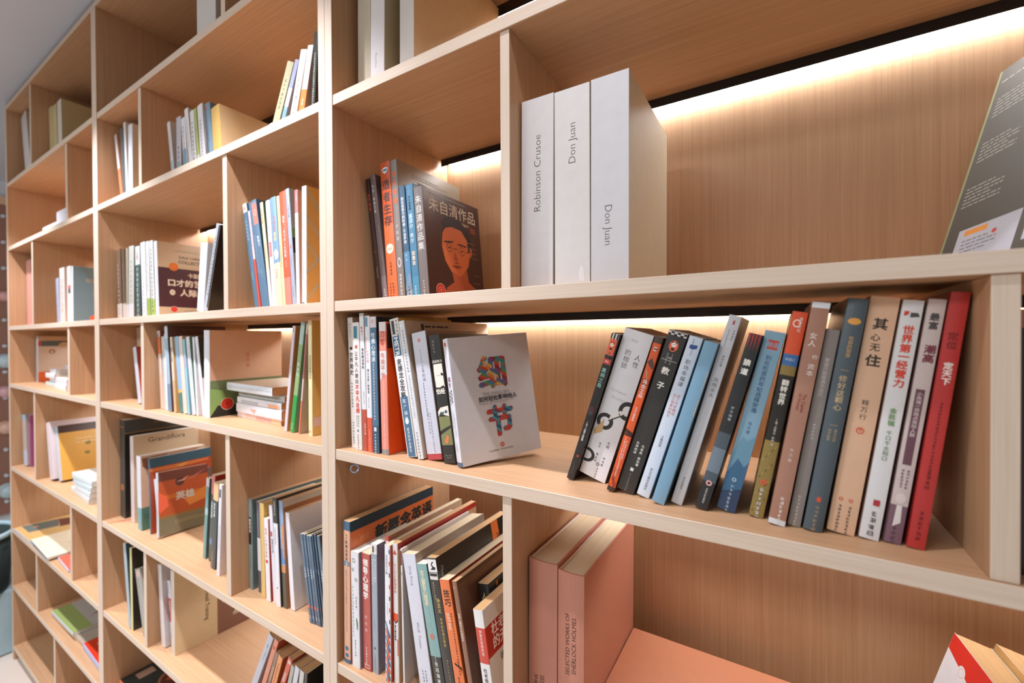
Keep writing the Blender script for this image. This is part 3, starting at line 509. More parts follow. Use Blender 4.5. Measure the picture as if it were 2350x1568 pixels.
book('tall white paperback with a brick red foot and brown cover behind it', 0.0554, 0.0211, -0.212, 0.0122, 0.2607, 0.245, -1.93, 'dcdde2', 'b99a78', ((0, 0.3, 'b9503c'),), (), (('v', 'S', 0.5, 0.905, -0.5, 'cf5a44', '每月一', 0.03, 1.1), ('v', 'S', 0.6, 0.745, -0.5, '5c5a5c', '是折腾出来的', 0.02, 1.08), ('k', 'S', 0.6, 0.43, -0.26, 6, '9a9aa0'), ('v', 'S', 0.7, 0.2, -0.4, 'e8c8bc', '品牌传播', 0, 1.15)), group='books standing beside the white character cover book')
book('white paperback with an orange-red foot, CEO lettering and tiny black title', 0.0683, 0.0212, -0.212, 0.0138, 0.2552, 0.15, -1.41, 'e0dfe2', 'd8cdc0', ((0, 0.25, 'd4573a'),), (), (('r', 'S', 0.1, 0.92, 0.6, 0.99, '5a8ba6'), ('k', 'S', 0.25, 0.84, -0.24, 7, 'd9604a'), ('d', 'S', 0.45, 0.74, -0.55, 'd9604a', 'CEO说', 0), ('v', 'S', 0.5, 0.61, -0.42, '3a3634', '像企业家一样思考', 0.01, 1.05), ('k', 'S', 0.5, 0.4, -0.2, 6, '8a8680'), ('k', 'S', 0.55, 0.16, -0.24, 10, 'f0c0b0')), group='books standing beside the white character cover book')
book('slate blue paperback with white characters and a pinkish white top', 0.0847, 0.0198, -0.212, 0.0165, 0.253, 0.19, -1.6, '4c6f88', '26323c', ((0.92, 1, 'd8cdd0'), (0, 0.2, '3c566c')), (), (('o', 'S', 0.45, 0.965, -0.2, -0.2, 'd79a94', 0.5), ('v', 'S', 0.5, 0.885, -0.72, 'dfe6ea', '哈佛心理课', 0.01, 1.05), ('k', 'S', 0.5, 0.66, -0.26, 20, 'e0c8c4'), ('k', 'S', 0.5, 0.38, -0.2, 7, '8fb0c4'), ('r', 'S', 0.3, 0.16, 0.7, 0.19, 'c9d4dc'), ('k', 'S', 0.5, 0.14, -0.26, 10, 'e6ecf0')), group='books standing beside the white character cover book')
book('glossy coral and white paperback with a bright orange cover and round outline stamp', 0.1061, 0.0216, -0.212, 0.0179, 0.2428, 0.15, -1.45, 'e58f7c', 'e8521c', ((0, 0.04, '8f8a86'), (0.93, 1, 'dcd2cf'), (0.6, 0.78, 'd8d0ce')), (), (('p', 'S', ((0, 0.55), (1, 0.64), (1, 0.78), (0, 0.78)), 'd8d0ce'), ('v', 'S', 0.5, 0.93, -0.7, 'b9423a', '刀客', 0.02), ('v', 'S', 0.5, 0.77, -0.6, 'c97a72', '电商平台', 0.02), ('k', 'S', 0.55, 0.55, -0.2, 30, 'f2cfc6'), ('r', 'C', 0.02, 0.8, 0.1, 0.985, '3a1a14'), ('o', 'C', 0.62, 0.1, 13, 14, 'f6a886', 0.92), ('o', 'C', 0.62, 0.1, 7, 8, 'f6a886', 0.88), ('o', 'C', 0.45, 0.5, 13, 24, 'd9a88c'), ('r', 'C', 0.38, 0.5, 0.52, 0.56, '1e1816')), group='books standing beside the white character cover book')
book('paperback lettered METRO on a blue and white spine with a yellow cover edge', 0.1637, 0.0295, -0.212, 0.0223, 0.2506, 0.15, -10.27, 'e4e1df', 'd8a94e', ((0.86, 1, 'd9d4d0'),), (), (('r', 'S', 0.22, 0.885, 0.52, 0.985, '3a3c40'), ('k', 'S', 0.78, 0.985, -0.22, 7, '5a5856'), ('r', 'S', 0.12, 0.725, 0.88, 0.87, '4c6e8a'), ('d', 'S', 0.5, 0.86, -0.62, 'e9ecee', 'METRO', 0.03), ('v', 'S', 0.52, 0.705, -0.7, '3a4048', '麦德龙全攻略', 0.02, 1), ('r', 'S', 0.12, 0.005, 0.9, 0.43, '4c6e8a'), ('v', 'S', 0.5, 0.415, -0.38, 'dfe6ea', '陈广编著', 0, 1.25), ('o', 'S', 0.5, 0.255, -0.2, -0.25, 'dfe6ea'), ('v', 'S', 0.5, 0.21, -0.42, 'dfe6ea', '经济科学出版社', 0.01, 1.05)), group='books standing beside the white character cover book')
book('shrink-wrapped glossy white volume with a large pale cover rising behind', 0.1886, 0.0294, -0.212, 0.0131, 0.2471, 0.26, -10.6, 'd9dadd', 'c9b49c', (), (), (('k', 'S', 0.55, 0.93, -0.34, 14, '7c7f88'), ('k', 'S', 0.55, 0.6, -0.3, 16, '9a9da4'), ('k', 'S', 0.5, 0.19, -0.34, 10, '5f6068'), ('r', 'S', 0.1, 0.96, 0.5, 0.97, 'f6f6f8'), ('w', 'C', 0.2, 0.955, 90, 5, 1, '3a332c'), ('r', 'C', 0.16, 0.93, 0.19, 0.975, '3a332c')), group='books standing beside the white character cover book')
book('thick pale lilac paperback with a crimson foot and grey brown cover', 0.2058, 0.0355, -0.212, 0.033, 0.2237, 0.15, -9.55, 'c9c9d4', '8a6a5c', ((0, 0.045, 'b2434a'),), (), (('o', 'S', 0.5, 0.935, -0.1, -0.1, 'cf6a5c', 0.4), ('k', 'S', 0.5, 0.86, -0.1, 9, '8a8a98'), ('v', 'S', 0.52, 0.735, -0.4, '4c4a55', '二手时间', 0, 1.1), ('k', 'S', 0.42, 0.6, -0.12, 12, '7a7888'), ('k', 'S', 0.45, 0.4, -0.14, 8, '9a98a8'), ('k', 'S', 0.6, 0.36, -0.12, 14, '9a98a8'), ('h', 'S', 0.5, 0.05, -0.3, 'f0e8ea', '”', 0.02)), group='books standing beside the white character cover book')
book('black paperback with torn cream title blocks and a green swirl pattern', 0.2448, 0.0335, -0.212, 0.0245, 0.219, 0.145, -8.9, '2c2b28', '35302b', ((0.14, 0.36, '7d8055'),), (), (('k', 'S', 0.35, 0.96, -0.2, 4, '8a8878'), ('h', 'S', 0.5, 0.79, -0.22, 'e8e2d6', '说话有力', 0.02), ('p', 'S', ((0.12, 0.64), (0.1, 0.72), (0.14, 0.77), (0.9, 0.77), (0.92, 0.69), (0.72, 0.7), (0.7, 0.64), (0.62, 0.68), (0.3, 0.68)), 'e2dccf'), ('p', 'S', ((0.14, 0.59), (0.12, 0.68), (0.9, 0.675), (0.92, 0.585), (0.8, 0.6), (0.5, 0.585)), 'e2dccf'), ('h', 'S', 0.5, 0.555, -0.4, 'e8e2d6', '怕经', 0.03), ('p', 'S', ((0.02, 0.4), (0.3, 0.43), (0.98, 0.44), (0.98, 0.36), (0.6, 0.37), (0.3, 0.4), (0.02, 0.36)), 'e2dccf'), ('p', 'S', ((0.1, 0.38), (0.8, 0.41), (0.9, 0.39), (0.4, 0.37)), '3a5560'), ('p', 'S', ((0.02, 0.25), (0.98, 0.29), (0.98, 0.27), (0.02, 0.22)), '2c2b28'), ('p', 'S', ((0.3, 0.16), (0.6, 0.22), (0.75, 0.2), (0.6, 0.15)), 'd9774a'), ('h', 'S', 0.5, 0.06, -0.13, '8a8878', 'EMMANUEL'), ('r', 'S', 0.3, 0.042, 0.75, 0.045, '8a8878')), group='books standing beside the white character cover book')
book('slim black paperback with checkered top and teal characters, first of the leaning row', 0.4575, 0.0621, -0.212, 0.0112, 0.2267, 0.145, 18.13, '252322', '2a2624', ((0.86, 0.965, 'e2674a'), (0.8, 0.835, 'c9403a'), (0.965, 1, 'dcd8d2')), (), (('r', 'S', 0, 0.965, 0.2, 0.977, '1c1a18'), ('r', 'S', 0.4, 0.965, 0.6, 0.977, '1c1a18'), ('r', 'S', 0.8, 0.965, 1, 0.977, '1c1a18'), ('r', 'S', 0, 0.977, 0.2, 0.989, '1c1a18'), ('r', 'S', 0.4, 0.977, 0.6, 0.989, '1c1a18'), ('r', 'S', 0.8, 0.977, 1, 0.989, '1c1a18'), ('r', 'S', 0, 0.989, 0.2, 1.001, '1c1a18'), ('r', 'S', 0.4, 0.989, 0.6, 1.001, '1c1a18'), ('r', 'S', 0.8, 0.989, 1, 1.001, '1c1a18'), ('o', 'S', 0.5, 0.92, -0.42, -0.546, 'e2674a'), ('o', 'S', 0.5, 0.928, -0.231, -0.21, 'f0ece6'), ('o', 'S', 0.332, 0.942, -0.0756, -0.0756, '1c1a18'), ('o', 'S', 0.668, 0.942, -0.0756, -0.0756, '1c1a18'), ('o', 'S', 0.416, 0.93, -0.0504, -0.0504, '1c1a18'), ('o', 'S', 0.584, 0.93, -0.0504, -0.0504, '1c1a18'), ('o', 'S', 0.5, 0.902, -0.189, -0.126, '1c1a18'), ('h', 'S', 0.5, 0.872, -0.2, '2a2220', '读客'), ('k', 'S', 0.5, 0.858, -0.1, 5, '8a7a6a'), ('h', 'S', 0.5, 0.818, -0.33, 'f0e6dc', '070', 0.02), ('v', 'S', 0.5, 0.775, -0.62, '8fc0b4', '黑祠之岛', 0.02, 1.08), ('o', 'S', 0.5, 0.485, -0.38, -0.6, '5a2a30'), ('o', 'S', 0.5, 0.47, -0.2, -0.3, '3a4a5a'), ('v', 'S', 0.5, 0.41, -0.3, 'e8e0d6', '[日]小野不由美著', 0.01, 1), ('o', 'S', 0.6, 0.17, -0.14, -0.2, 'b9402c'), ('k', 'S', 0.5, 0.13, -0.16, 9, '6a6660')), group='books leaning towards the far divider on the middle shelf')
book('wide white paperback with a black chain drawing and thin characters', 0.4732, 0.0733, -0.212, 0.0416, 0.225, 0.15, 18.33, 'e2e2e6', '3a332c', (), (), (('h', 'S', 0.45, 0.935, -0.12, 'b9b9c0', '果麦'), ('v', 'S', 0.36, 0.875, -0.22, '35323a', '的枷锁', -0.005, 1.05), ('v', 'S', 0.72, 0.86, -0.22, '35323a', '人性', -0.005, 1.1), ('h', 'S', 0.46, 0.6, -0.14, 'b0b0b8', 'Of Human', -0.01), ('h', 'S', 0.55, 0.555, -0.14, 'b0b0b8', 'Bondage', -0.01), ('o', 'S', 0.95, 0.5, -0.3, -0.33, '2c2b2a', 0.55), ('o', 'S', 0.33, 0.385, -0.3, -0.3, '2c2b2a', 0.55), ('p', 'S', ((0.42, 0.4), (0.48, 0.445), (0.9, 0.515), (0.86, 0.47)), 'e6e2de'), ('p', 'S', ((0.42, 0.4), (0.46, 0.395), (0.88, 0.465), (0.9, 0.475), (0.86, 0.472)), '4a4846'), ('p', 'S', ((0.03, 0.3), (0.1, 0.275), (0.36, 0.315), (0.3, 0.4), (0.22, 0.37)), 'c9a878'), ('o', 'S', 0.08, 0.13, -0.3, -0.26, '2c2b2a', 0.6), ('r', 'S', 0, 0.09, 0.02, 0.17, 'e2e2e6'), ('v', 'S', 0.42, 0.245, -0.1, '4a4850', '张乐', 0), ('v', 'S', 0.7, 0.27, -0.12, '4a4850', '毛姆', 0), ('k', 'S', 0.44, 0.17, -0.1, 3, '6a6660'), ('k', 'S', 0.7, 0.16, -0.1, 3, '6a6660'), ('o', 'S', 0.56, 0.1, -0.06, -0.06, '7a7a80', 0.5), ('k', 'S', 0.6, 0.075, -0.08, 9, '8a8a90')), group='books leaning towards the far divider on the middle shelf')
book('vivid orange and black mottled paperback with white characters, leaning', 0.5255, 0.0444, -0.212, 0.0107, 0.221, 0.145, 17.4, 'd8582a', '8a4a2c', ((0.96, 1, '4a3a30'), (0.37, 0.385, '4a2a20'), (0.7, 0.74, 'b8481f'), (0.12, 0.16, 'c44f26'), (0, 0.03, '3a2a24')), (), (('o', 'S', 0.5, 0.925, -0.26, -0.26, 'f0dcd0', 0.45), ('h', 'S', 0.5, 0.925, -0.3, '3a2018', '凤凰', 0.02), ('p', 'S', ((0.05, 0.84), (0.5, 0.87), (0.95, 0.83), (0.9, 0.8), (0.4, 0.82)), '5a4034'), ('p', 'S', ((0.1, 0.8), (0.4, 0.78), (0.9, 0.7), (0.5, 0.75)), 'c9a27c'), ('v', 'S', 0.5, 0.735, -0.58, 'f2e6dc', '乌合之众', 0.02, 1.04), ('v', 'S', 0.5, 0.56, -0.3, 'f2e6dc', '大众心理研究', 0.01, 1.05), ('p', 'S', ((0, 0.415), (1, 0.4), (1, 0.38), (0, 0.39)), '3a2018'), ('k', 'S', 0.4, 0.36, -0.2, 12, 'f2e6dc'), ('k', 'S', 0.65, 0.34, -0.2, 10, 'f2e6dc'), ('v', 'S', 0.5, 0.215, -0.26, 'f2e6dc', '民主与建设出版社', 0, 1.15), ('p', 'S', ((0.1, 0.01), (0.2, 0.03), (0.16, 0.06)), '3a2018'), ('p', 'S', ((0.27, 0.07), (0.37, 0.07), (0.32, 0.15)), '3a2018'), ('p', 'S', ((0.44, 0.05), (0.54, 0.05), (0.48, 0.12)), '3a2018'), ('p', 'S', ((0.61, 0.03), (0.71, 0.03), (0.64, 0.09)), '3a2018'), ('p', 'S', ((0.78, 0.01), (0.88, 0.07), (0.8, 0.06)), '3a2018')), group='books leaning towards the far divider on the middle shelf')
book('thick black paperback with checkered top and white characters spaced wide', 0.5388, 0.0484, -0.212, 0.0237, 0.226, 0.15, 17.89, '302e2c', '26221f', ((0.975, 1, 'd8d4ce'),), (), (('r', 'S', 0, 0.972, 0.1667, 0.984, '1c1a18'), ('r', 'S', 0.3333, 0.972, 0.5, 0.984, '1c1a18'), ('r', 'S', 0.6667, 0.972, 0.8333, 0.984, '1c1a18'), ('r', 'S', 0.1667, 0.984, 0.3333, 0.996, '1c1a18'), ('r', 'S', 0.5, 0.984, 0.6667, 0.996, '1c1a18'), ('r', 'S', 0.8333, 0.984, 1, 0.996, '1c1a18'), ('r', 'S', 0, 0.996, 0.1667, 1.008, '1c1a18'), ('r', 'S', 0.3333, 0.996, 0.5, 1.008, '1c1a18'), ('r', 'S', 0.6667, 0.996, 0.8333, 1.008, '1c1a18'), ('o', 'S', 0.5, 0.915, -0.24, -0.312, 'e2674a'), ('o', 'S', 0.5, 0.923, -0.132, -0.12, 'f0ece6'), ('o', 'S', 0.404, 0.937, -0.0432, -0.0432, '1c1a18'), ('o', 'S', 0.596, 0.937, -0.0432, -0.0432, '1c1a18'), ('o', 'S', 0.452, 0.925, -0.0288, -0.0288, '1c1a18'), ('o', 'S', 0.548, 0.925, -0.0288, -0.0288, '1c1a18'), ('o', 'S', 0.5, 0.897, -0.108, -0.072, '1c1a18'), ('k', 'S', 0.35, 0.87, -0.1, 5, 'a8a49c'), ('k', 'S', 0.6, 0.87, -0.1, 5, 'a8a49c'), ('h', 'S', 0.5, 0.845, -0.14, 'c8c4bc', '085'), ('r', 'S', 0.1, 0.828, 0.9, 0.831, 'b8b4ac'), ('v', 'S', 0.5, 0.79, -0.42, 'efeae2', '教', 0.03), ('v', 'S', 0.5, 0.7, -0.42, 'efeae2', '子', 0.03), ('v', 'S', 0.34, 0.32, -0.17, 'e2ddd4', '白岸杨译', 0.01, 1.15), ('v', 'S', 0.66, 0.31, -0.17, 'e2ddd4', '马里奥·普佐著', 0.01, 1.15), ('r', 'S', 0.4, 0.135, 0.58, 0.155, 'd8d4ce'), ('k', 'S', 0.5, 0.12, -0.1, 9, '8a8680')), group='books leaning towards the far divider on the middle shelf')
book('pale blue-white paperback with black and small red handwritten characters', 0.5667, 0.0454, -0.212, 0.0164, 0.2199, 0.145, 17.62, 'cfd8e4', '9ab0c0', (), (), (('k', 'S', 0.4, 0.985, -0.15, 3, '4a5a7a'), ('p', 'S', ((0.25, 0.95), (0.8, 0.955), (0.8, 0.935), (0.5, 0.925), (0.25, 0.93)), '2f4f8a'), ('k', 'S', 0.5, 0.92, -0.12, 3, '5a6a8a'), ('v', 'S', 0.5, 0.865, -0.4, '3c4048', '职场幸福课', 0, 1.12), ('v', 'S', 0.36, 0.655, -0.26, 'cf6a5c', '自己想要的样子', 0, 1.1), ('v', 'S', 0.66, 0.655, -0.26, 'cf6a5c', '把工作折腾成', 0, 1.1), ('v', 'S', 0.5, 0.395, -0.22, '5a6068', '王鹏程著', 0, 1.1), ('v', 'S', 0.5, 0.185, -0.22, '4a5058', '民主与建设出版社', 0, 1.1)), group='books leaning towards the far divider on the middle shelf')
book('plain mid blue paperback without lettering in the leaning row', 0.5895, 0.0319, -0.212, 0.0157, 0.213, 0.15, 17.11, '7aa3bd', '7fa6c0', (), (), (('p', 'S', ((0.9, 0.84), (1, 0.82), (1, 0.55), (0.9, 0.58), (0.97, 0.7)), 'c9b8a0'),), group='books leaning towards the far divider on the middle shelf')
book('tall pale grey paperback with widely spaced black characters in the leaning row', 0.6108, 0.0426, -0.212, 0.0136, 0.2446, 0.15, 15.98, 'c8c9ce', 'b8b4b0', (), (), (('r', 'S', 0.45, 0.955, 0.62, 0.975, 'a8485a'), ('k', 'S', 0.35, 0.93, -0.14, 9, '6a6c74'), ('k', 'S', 0.75, 0.93, -0.2, 4, '6a6c74'), ('v', 'S', 0.55, 0.8, -0.24, '5a5c64', '周佩红著', 0, 1.1), ('v', 'S', 0.55, 0.685, -0.42, '4a4c52', '风雨水火', 0, 1.12), ('v', 'S', 0.5, 0.15, -0.22, '4a4c52', '东方出版社', 0, 1.15)), group='books leaning towards the far divider on the middle shelf')
book('glossy black paperback with red claw streaks and two large white characters', 0.6395, 0.0405, -0.212, 0.0143, 0.2209, 0.15, 15.51, '26282a', '1c1c1e', ((0.16, 0.45, '4a5660'), (0.22, 0.36, '6f7f8c')), (), (('p', 'S', ((0.05, 1), (0.18, 1), (0.14, 0.91)), 'b9332c'), ('p', 'S', ((0.29, 1), (0.42, 1), (0.38, 0.91)), 'b9332c'), ('p', 'S', ((0.53, 1), (0.66, 1), (0.62, 0.91)), 'b9332c'), ('p', 'S', ((0.77, 1), (0.9, 1), (0.86, 0.91)), 'b9332c'), ('v', 'S', 0.5, 0.865, -0.56, 'f2eee8', '狼道', 0.04, 1.35), ('v', 'S', 0.5, 0.6, -0.26, 'b8bcc0', '罗宇编著', 0, 1.25), ('o', 'S', 0.5, 0.155, -0.24, -0.24, 'e0a8a0', 0.5), ('v', 'S', 0.5, 0.125, -0.24, 'd8d8d8', '吉林文史出版社', 0, 1.05)), group='books leaning towards the far divider on the middle shelf')
book('sky blue paperback with a dark blue mountain foot and navy characters', 0.6629, 0.049, -0.212, 0.0205, 0.2214, 0.15, 13.6, '83a9bf', '5a7a94', ((0, 0.15, '2f4668'), (0.15, 0.3, '4f7f9c')), (), (('r', 'S', 0.28, 0.905, 0.8, 0.955, 'c9483c'), ('h', 'S', 0.54, 0.93, -0.3, '83a9bf', '励志', 0.02), ('v', 'S', 0.5, 0.875, -0.3, '3c5c82', '别在吃苦的年纪选择安逸', 0.01, 1.03), ('v', 'S', 0.5, 0.51, -0.2, '4c6c8c', '徐光著', 0, 1.3), ('p', 'S', ((0, 0.3), (0.35, 0.42), (0.6, 0.4), (1, 0.44), (1, 0.28), (0, 0.2)), '6a97ae'), ('p', 'S', ((0, 0.2), (0.4, 0.3), (0.8, 0.26), (1, 0.3), (1, 0.14), (0, 0.1)), '3f6a8c'), ('o', 'S', 0.5, 0.18, -0.12, -0.12, 'a8c4d4', 0.5), ('k', 'S', 0.5, 0.15, -0.2, 9, 'a8c4d4')), group='books leaning towards the far divider on the middle shelf')
book('gold mottled paperback with black panel, orange top and white characters', 0.6974, 0.0494, -0.212, 0.015, 0.2421, 0.16, 10.46, '8f7a42', '8a6a34', ((0.8, 1, 'e2552c'), (0.745, 0.8, '3f6fa8'), (0.38, 0.7, '221f1c')), (), (('o', 'S', 0.42, 0.945, -0.26, -0.3, 'f0e2d8', 0.7), ('v', 'S', 0.62, 0.975, -0.26, 'f0e2d8', '湛庐文化', 0.01), ('h', 'S', 0.5, 0.775, -0.22, 'd0dcea', '财富汇'), ('v', 'S', 0.5, 0.68, -0.48, 'f2eee6', '翻转世界', 0.03, 1.05), ('v', 'S', 0.5, 0.49, -0.2, 'd8d0c4', '[美]史蒂夫·凯斯 著', 0, 1.05), ('o', 'S', 0.5, 0.175, -0.22, -0.22, 'd85a3a', 0.35), ('k', 'S', 0.5, 0.145, -0.3, 7, 'cfd4d8'), ('p', 'S', ((0.1, 0.02), (0.2, 0.03), (0.16, 0.037)), '5f4f28'), ('p', 'S', ((0.26, 0.037), (0.36, 0.047), (0.32, 0.054)), 'b9a468'), ('p', 'S', ((0.42, 0.054), (0.52, 0.064), (0.48, 0.071)), '5f4f28'), ('p', 'S', ((0.58, 0.071), (0.68, 0.081), (0.64, 0.088)), 'b9a468'), ('p', 'S', ((0.74, 0.088), (0.84, 0.098), (0.8, 0.105)), '5f4f28'), ('p', 'S', ((0.1, 0.105), (0.2, 0.115), (0.16, 0.122)), 'b9a468'), ('p', 'S', ((0.26, 0.122), (0.36, 0.132), (0.32, 0.139)), '5f4f28'), ('p', 'S', ((0.42, 0.139), (0.52, 0.149), (0.48, 0.156)), 'b9a468'), ('p', 'S', ((0.58, 0.156), (0.68, 0.166), (0.64, 0.173)), '5f4f28'), ('p', 'S', ((0.74, 0.173), (0.84, 0.183), (0.8, 0.19)), 'b9a468'), ('p', 'S', ((0.1, 0.19), (0.2, 0.2), (0.16, 0.207)), '5f4f28'), ('p', 'S', ((0.26, 0.207), (0.36, 0.217), (0.32, 0.224)), 'b9a468'), ('p', 'S', ((0.42, 0.224), (0.52, 0.234), (0.48, 0.241)), '5f4f28'), ('p', 'S', ((0.58, 0.241), (0.68, 0.251), (0.64, 0.258)), 'b9a468'), ('p', 'S', ((0.74, 0.258), (0.84, 0.268), (0.8, 0.275)), '5f4f28'), ('p', 'S', ((0.1, 0.275), (0.2, 0.285), (0.16, 0.292)), 'b9a468'), ('p', 'S', ((0.26, 0.292), (0.36, 0.302), (0.32, 0.309)), '5f4f28'), ('p', 'S', ((0.42, 0.309), (0.52, 0.319), (0.48, 0.326)), 'b9a468'), ('p', 'S', ((0.58, 0.326), (0.68, 0.336), (0.64, 0.343)), '5f4f28'), ('p', 'S', ((0.74, 0.343), (0.84, 0.353), (0.8, 0.36)), 'b9a468')), group='books leaning towards the far divider on the middle shelf')
book('rose brown paperback with white top edge and two column white title', 0.7173, 0.0363, -0.212, 0.0164, 0.2504, 0.155, 9.53, 'a87a66', '9a6c58', ((0, 0.025, 'd9dde2'), (0.975, 1, 'dfe3e8')), (), (('v', 'S', 0.42, 0.87, -0.46, 'efe6e0', '女人', 0, 1.1), ('v', 'S', 0.72, 0.775, -0.3, 'efe6e0', '的', 0), ('v', 'S', 0.62, 0.735, -0.4, 'efe6e0', '资本', 0, 1.1), ('d', 'S', 0.62, 0.6, -0.27, '8a3a2c', 'The Capital', 0.02), ('d', 'S', 0.36, 0.6, -0.25, '8a3a2c', 'Of Women', 0.01), ('v', 'S', 0.5, 0.355, -0.24, 'dccfc8', '肖卫著', 0, 1.5), ('k', 'S', 0.55, 0.13, -0.24, 8, 'e6dcd4')), group='books leaning towards the far divider on the middle shelf')
book('slim warm grey paperback with faint white title, between rose brown and slate', 0.7357, 0.0435, -0.212, 0.0125, 0.2211, 0.145, 9.28, '8d837e', '7a6458', (), (), (('v', 'S', 0.5, 0.86, -0.36, 'd8d2cc', '爱自己就是遇见自己', 0, 1.05), ('k', 'S', 0.5, 0.53, -0.24, 5, 'c8c2bc'), ('k', 'S', 0.5, 0.16, -0.26, 9, 'c8c2bc')), group='books leaning towards the far divider on the middle shelf')
book('dark slate hardcover with a golden emblem and rounded spine', 0.7502, 0.0396, -0.212, 0.0174, 0.2527, 0.16, 9.02, '4d5960', '424d54', (), (), (('o', 'S', 0.5, 0.905, -0.32, -0.2, 'e0a048'), ('v', 'S', 0.5, 0.845, -0.26, 'd8a868', '包容的智慧', 0, 1.02), ('r', 'S', 0.3, 0.7, 0.7, 0.702, 'b89868'), ('v', 'S', 0.5, 0.68, -0.42, 'd8b888', '修好这颗心', 0, 1.06), ('r', 'S', 0.3, 0.465, 0.7, 0.467, 'b89868'), ('v', 'S', 0.35, 0.45, -0.18, 'c8a878', '刘宁采写'), ('v', 'S', 0.65, 0.45, -0.18, 'c8a878', '星云大师'), ('r', 'S', 0.4, 0.13, 0.6, 0.15, 'd8502c'), ('k', 'S', 0.5, 0.11, -0.22, 8, 'a89070')), group='books leaning towards the far divider on the middle shelf', hard=1)
book('wide peach paperback with black brushed characters and small red seal', 0.7717, 0.0463, -0.212, 0.0241, 0.2528, 0.155, 8.44, 'dcb393', 'c99a78', (), (), (('v', 'S', 0.5, 0.915, -0.52, '3a3028', '其', 0.03), ('v', 'S', 0.42, 0.85, -0.34, '3a3028', '心', 0.02), ('v', 'S', 0.46, 0.81, -0.36, '3a3028', '无', 0.02), ('v', 'S', 0.48, 0.765, -0.54, '3a3028', '住', 0.03), ('v', 'S', 0.5, 0.575, -0.26, '3a3028', '释万行', 0, 1.2), ('o', 'S', 0.5, 0.445, -0.15, -0.15, 'd8604a', 0.65), ('v', 'S', 0.5, 0.455, -0.14, 'd8604a', '著'), ('o', 'S', 0.3, 0.145, -0.08, -0.08, 'd8604a', 0.5), ('o', 'S', 0.65, 0.145, -0.08, -0.08, 'd8604a', 0.5), ('k', 'S', 0.32, 0.12, -0.13, 8, '4a3a30'), ('k', 'S', 0.66, 0.12, -0.13, 8, '4a3a30')), group='books leaning towards the far divider on the middle shelf', gloss=0)
book('white paperback with bold red characters and green characters beneath', 0.7992, 0.0455, -0.212, 0.0163, 0.2487, 0.15, 8.11, 'dddcdc', 'c9a898', (), (), (('p', 'S', ((0.15, 0.955), (0.4, 0.955), (0.35, 0.94), (0.15, 0.935)), 'c8402f'), ('p', 'S', ((0.45, 0.95), (0.8, 0.95), (0.9, 0.935), (0.45, 0.93)), '4a4c48'), ('v', 'S', 0.5, 0.9, -0.56, 'd6452e', '世界第一经营力', 0.035, 1.04), ('v', 'S', 0.5, 0.56, -0.36, '7a9a6a', '金胜镐', 0.03, 1.1), ('v', 'S', 0.5, 0.465, -0.3, '6a8a62', '千口千太阳口', 0.01, 1.1), ('r', 'S', 0.38, 0.145, 0.7, 0.17, 'b03038'), ('k', 'S', 0.5, 0.12, -0.34, 4, '4a4440')), group='books leaning towards the far divider on the middle shelf')
book('pale rose paperback with purple foot, big black characters and maroon panel', 0.8195, 0.0467, -0.212, 0.0136, 0.2489, 0.15, 7.81, 'cbbcb8', 'a88a8a', ((0, 0.16, '7a5a68'),), (), (('v', 'S', 0.5, 0.945, -0.58, '4a4448', '最富', 0.03, 1.05), ('v', 'S', 0.55, 0.82, -0.66, '7a3a48', '潮高', 0.04, 1.02), ('r', 'S', 0.22, 0.33, 0.72, 0.64, '6a4450'), ('v', 'S', 0.47, 0.63, -0.32, 'e0d4d0', '小燕博一商路点亮你人脉', 0, 0.98), ('k', 'S', 0.35, 0.31, -0.2, 6, '6a5058'), ('k', 'S', 0.65, 0.31, -0.2, 6, '6a5058'), ('o', 'S', 0.5, 0.19, -0.3, -0.4, 'd8ccc8'), ('p', 'S', ((0.35, 0.16), (0.65, 0.16), (0.72, 0.09), (0.3, 0.07)), 'e0d6d2'), ('k', 'S', 0.45, 0.07, -0.3, 5, '4a3440')), group='books leaning towards the far divider on the middle shelf')
book('bright red paperback with dark then white characters, last of the leaning row', 0.8365, 0.0438, -0.212, 0.0139, 0.2544, 0.16, 7.25, 'b83230', '8c2a26', (), (), (('v', 'S', 0.48, 0.85, -0.58, '7c1c1c', '定位', 0.03, 1.08), ('v', 'S', 0.5, 0.735, -0.52, 'f0e2dc', '定天下', 0.04, 1.06), ('k', 'S', 0.5, 0.58, -0.2, 22, '6c1818'), ('k', 'S', 0.5, 0.31, -0.28, 4, '6c1818'), ('k', 'S', 0.5, 0.15, -0.3, 6, '6c1818')), group='books leaning towards the far divider on the middle shelf')
book('tall peach and blue textbook with an orange cover and dark blue characters', 0.0085, 0.011, -0.626, 0.0177, 0.2747, 0.235, 0.23, 'dba88a', 'd9713a', ((0, 0.03, '3f6480'), (0.935, 1, '3f6480')), ((0.925, 1, '233845'),), (('r', 'S', 0, 0.685, 1, 0.72, '7a8a98'), ('h', 'S', 0.5, 0.7, -0.5, 'e6dcd4', '2', 0.02), ('k', 'S', 0.5, 0.91, -0.26, 3, '5a4a44'), ('v', 'S', 0.5, 0.865, -0.4, '3a4650', '新概念英语', 0.01, 1.12), ('d', 'S', 0.5, 0.66, -0.34, '5a5a60', 'NEW CONCEPT ENGLISH', -0.01), ('k', 'S', 0.5, 0.4, -0.16, 14, '9a7a6a'), ('o', 'S', 0.5, 0.105, -0.25, -0.25, '3f6f90'), ('r', 'S', 0.28, 0.045, 0.75, 0.07, '3f6f90'), ('h', 'C', 0.22, 0.775, 13, '3a2c24', '外研社', 0.02), ('h', 'C', 0.15, 0.85, 12, 'e8a070', '朗文', 0.01), ('h', 'C', 0.62, 0.83, 34, '2a2a28', '新概念英语', 0.045)), group='books packed tightly beside the divider below the leaning row', pages='t')
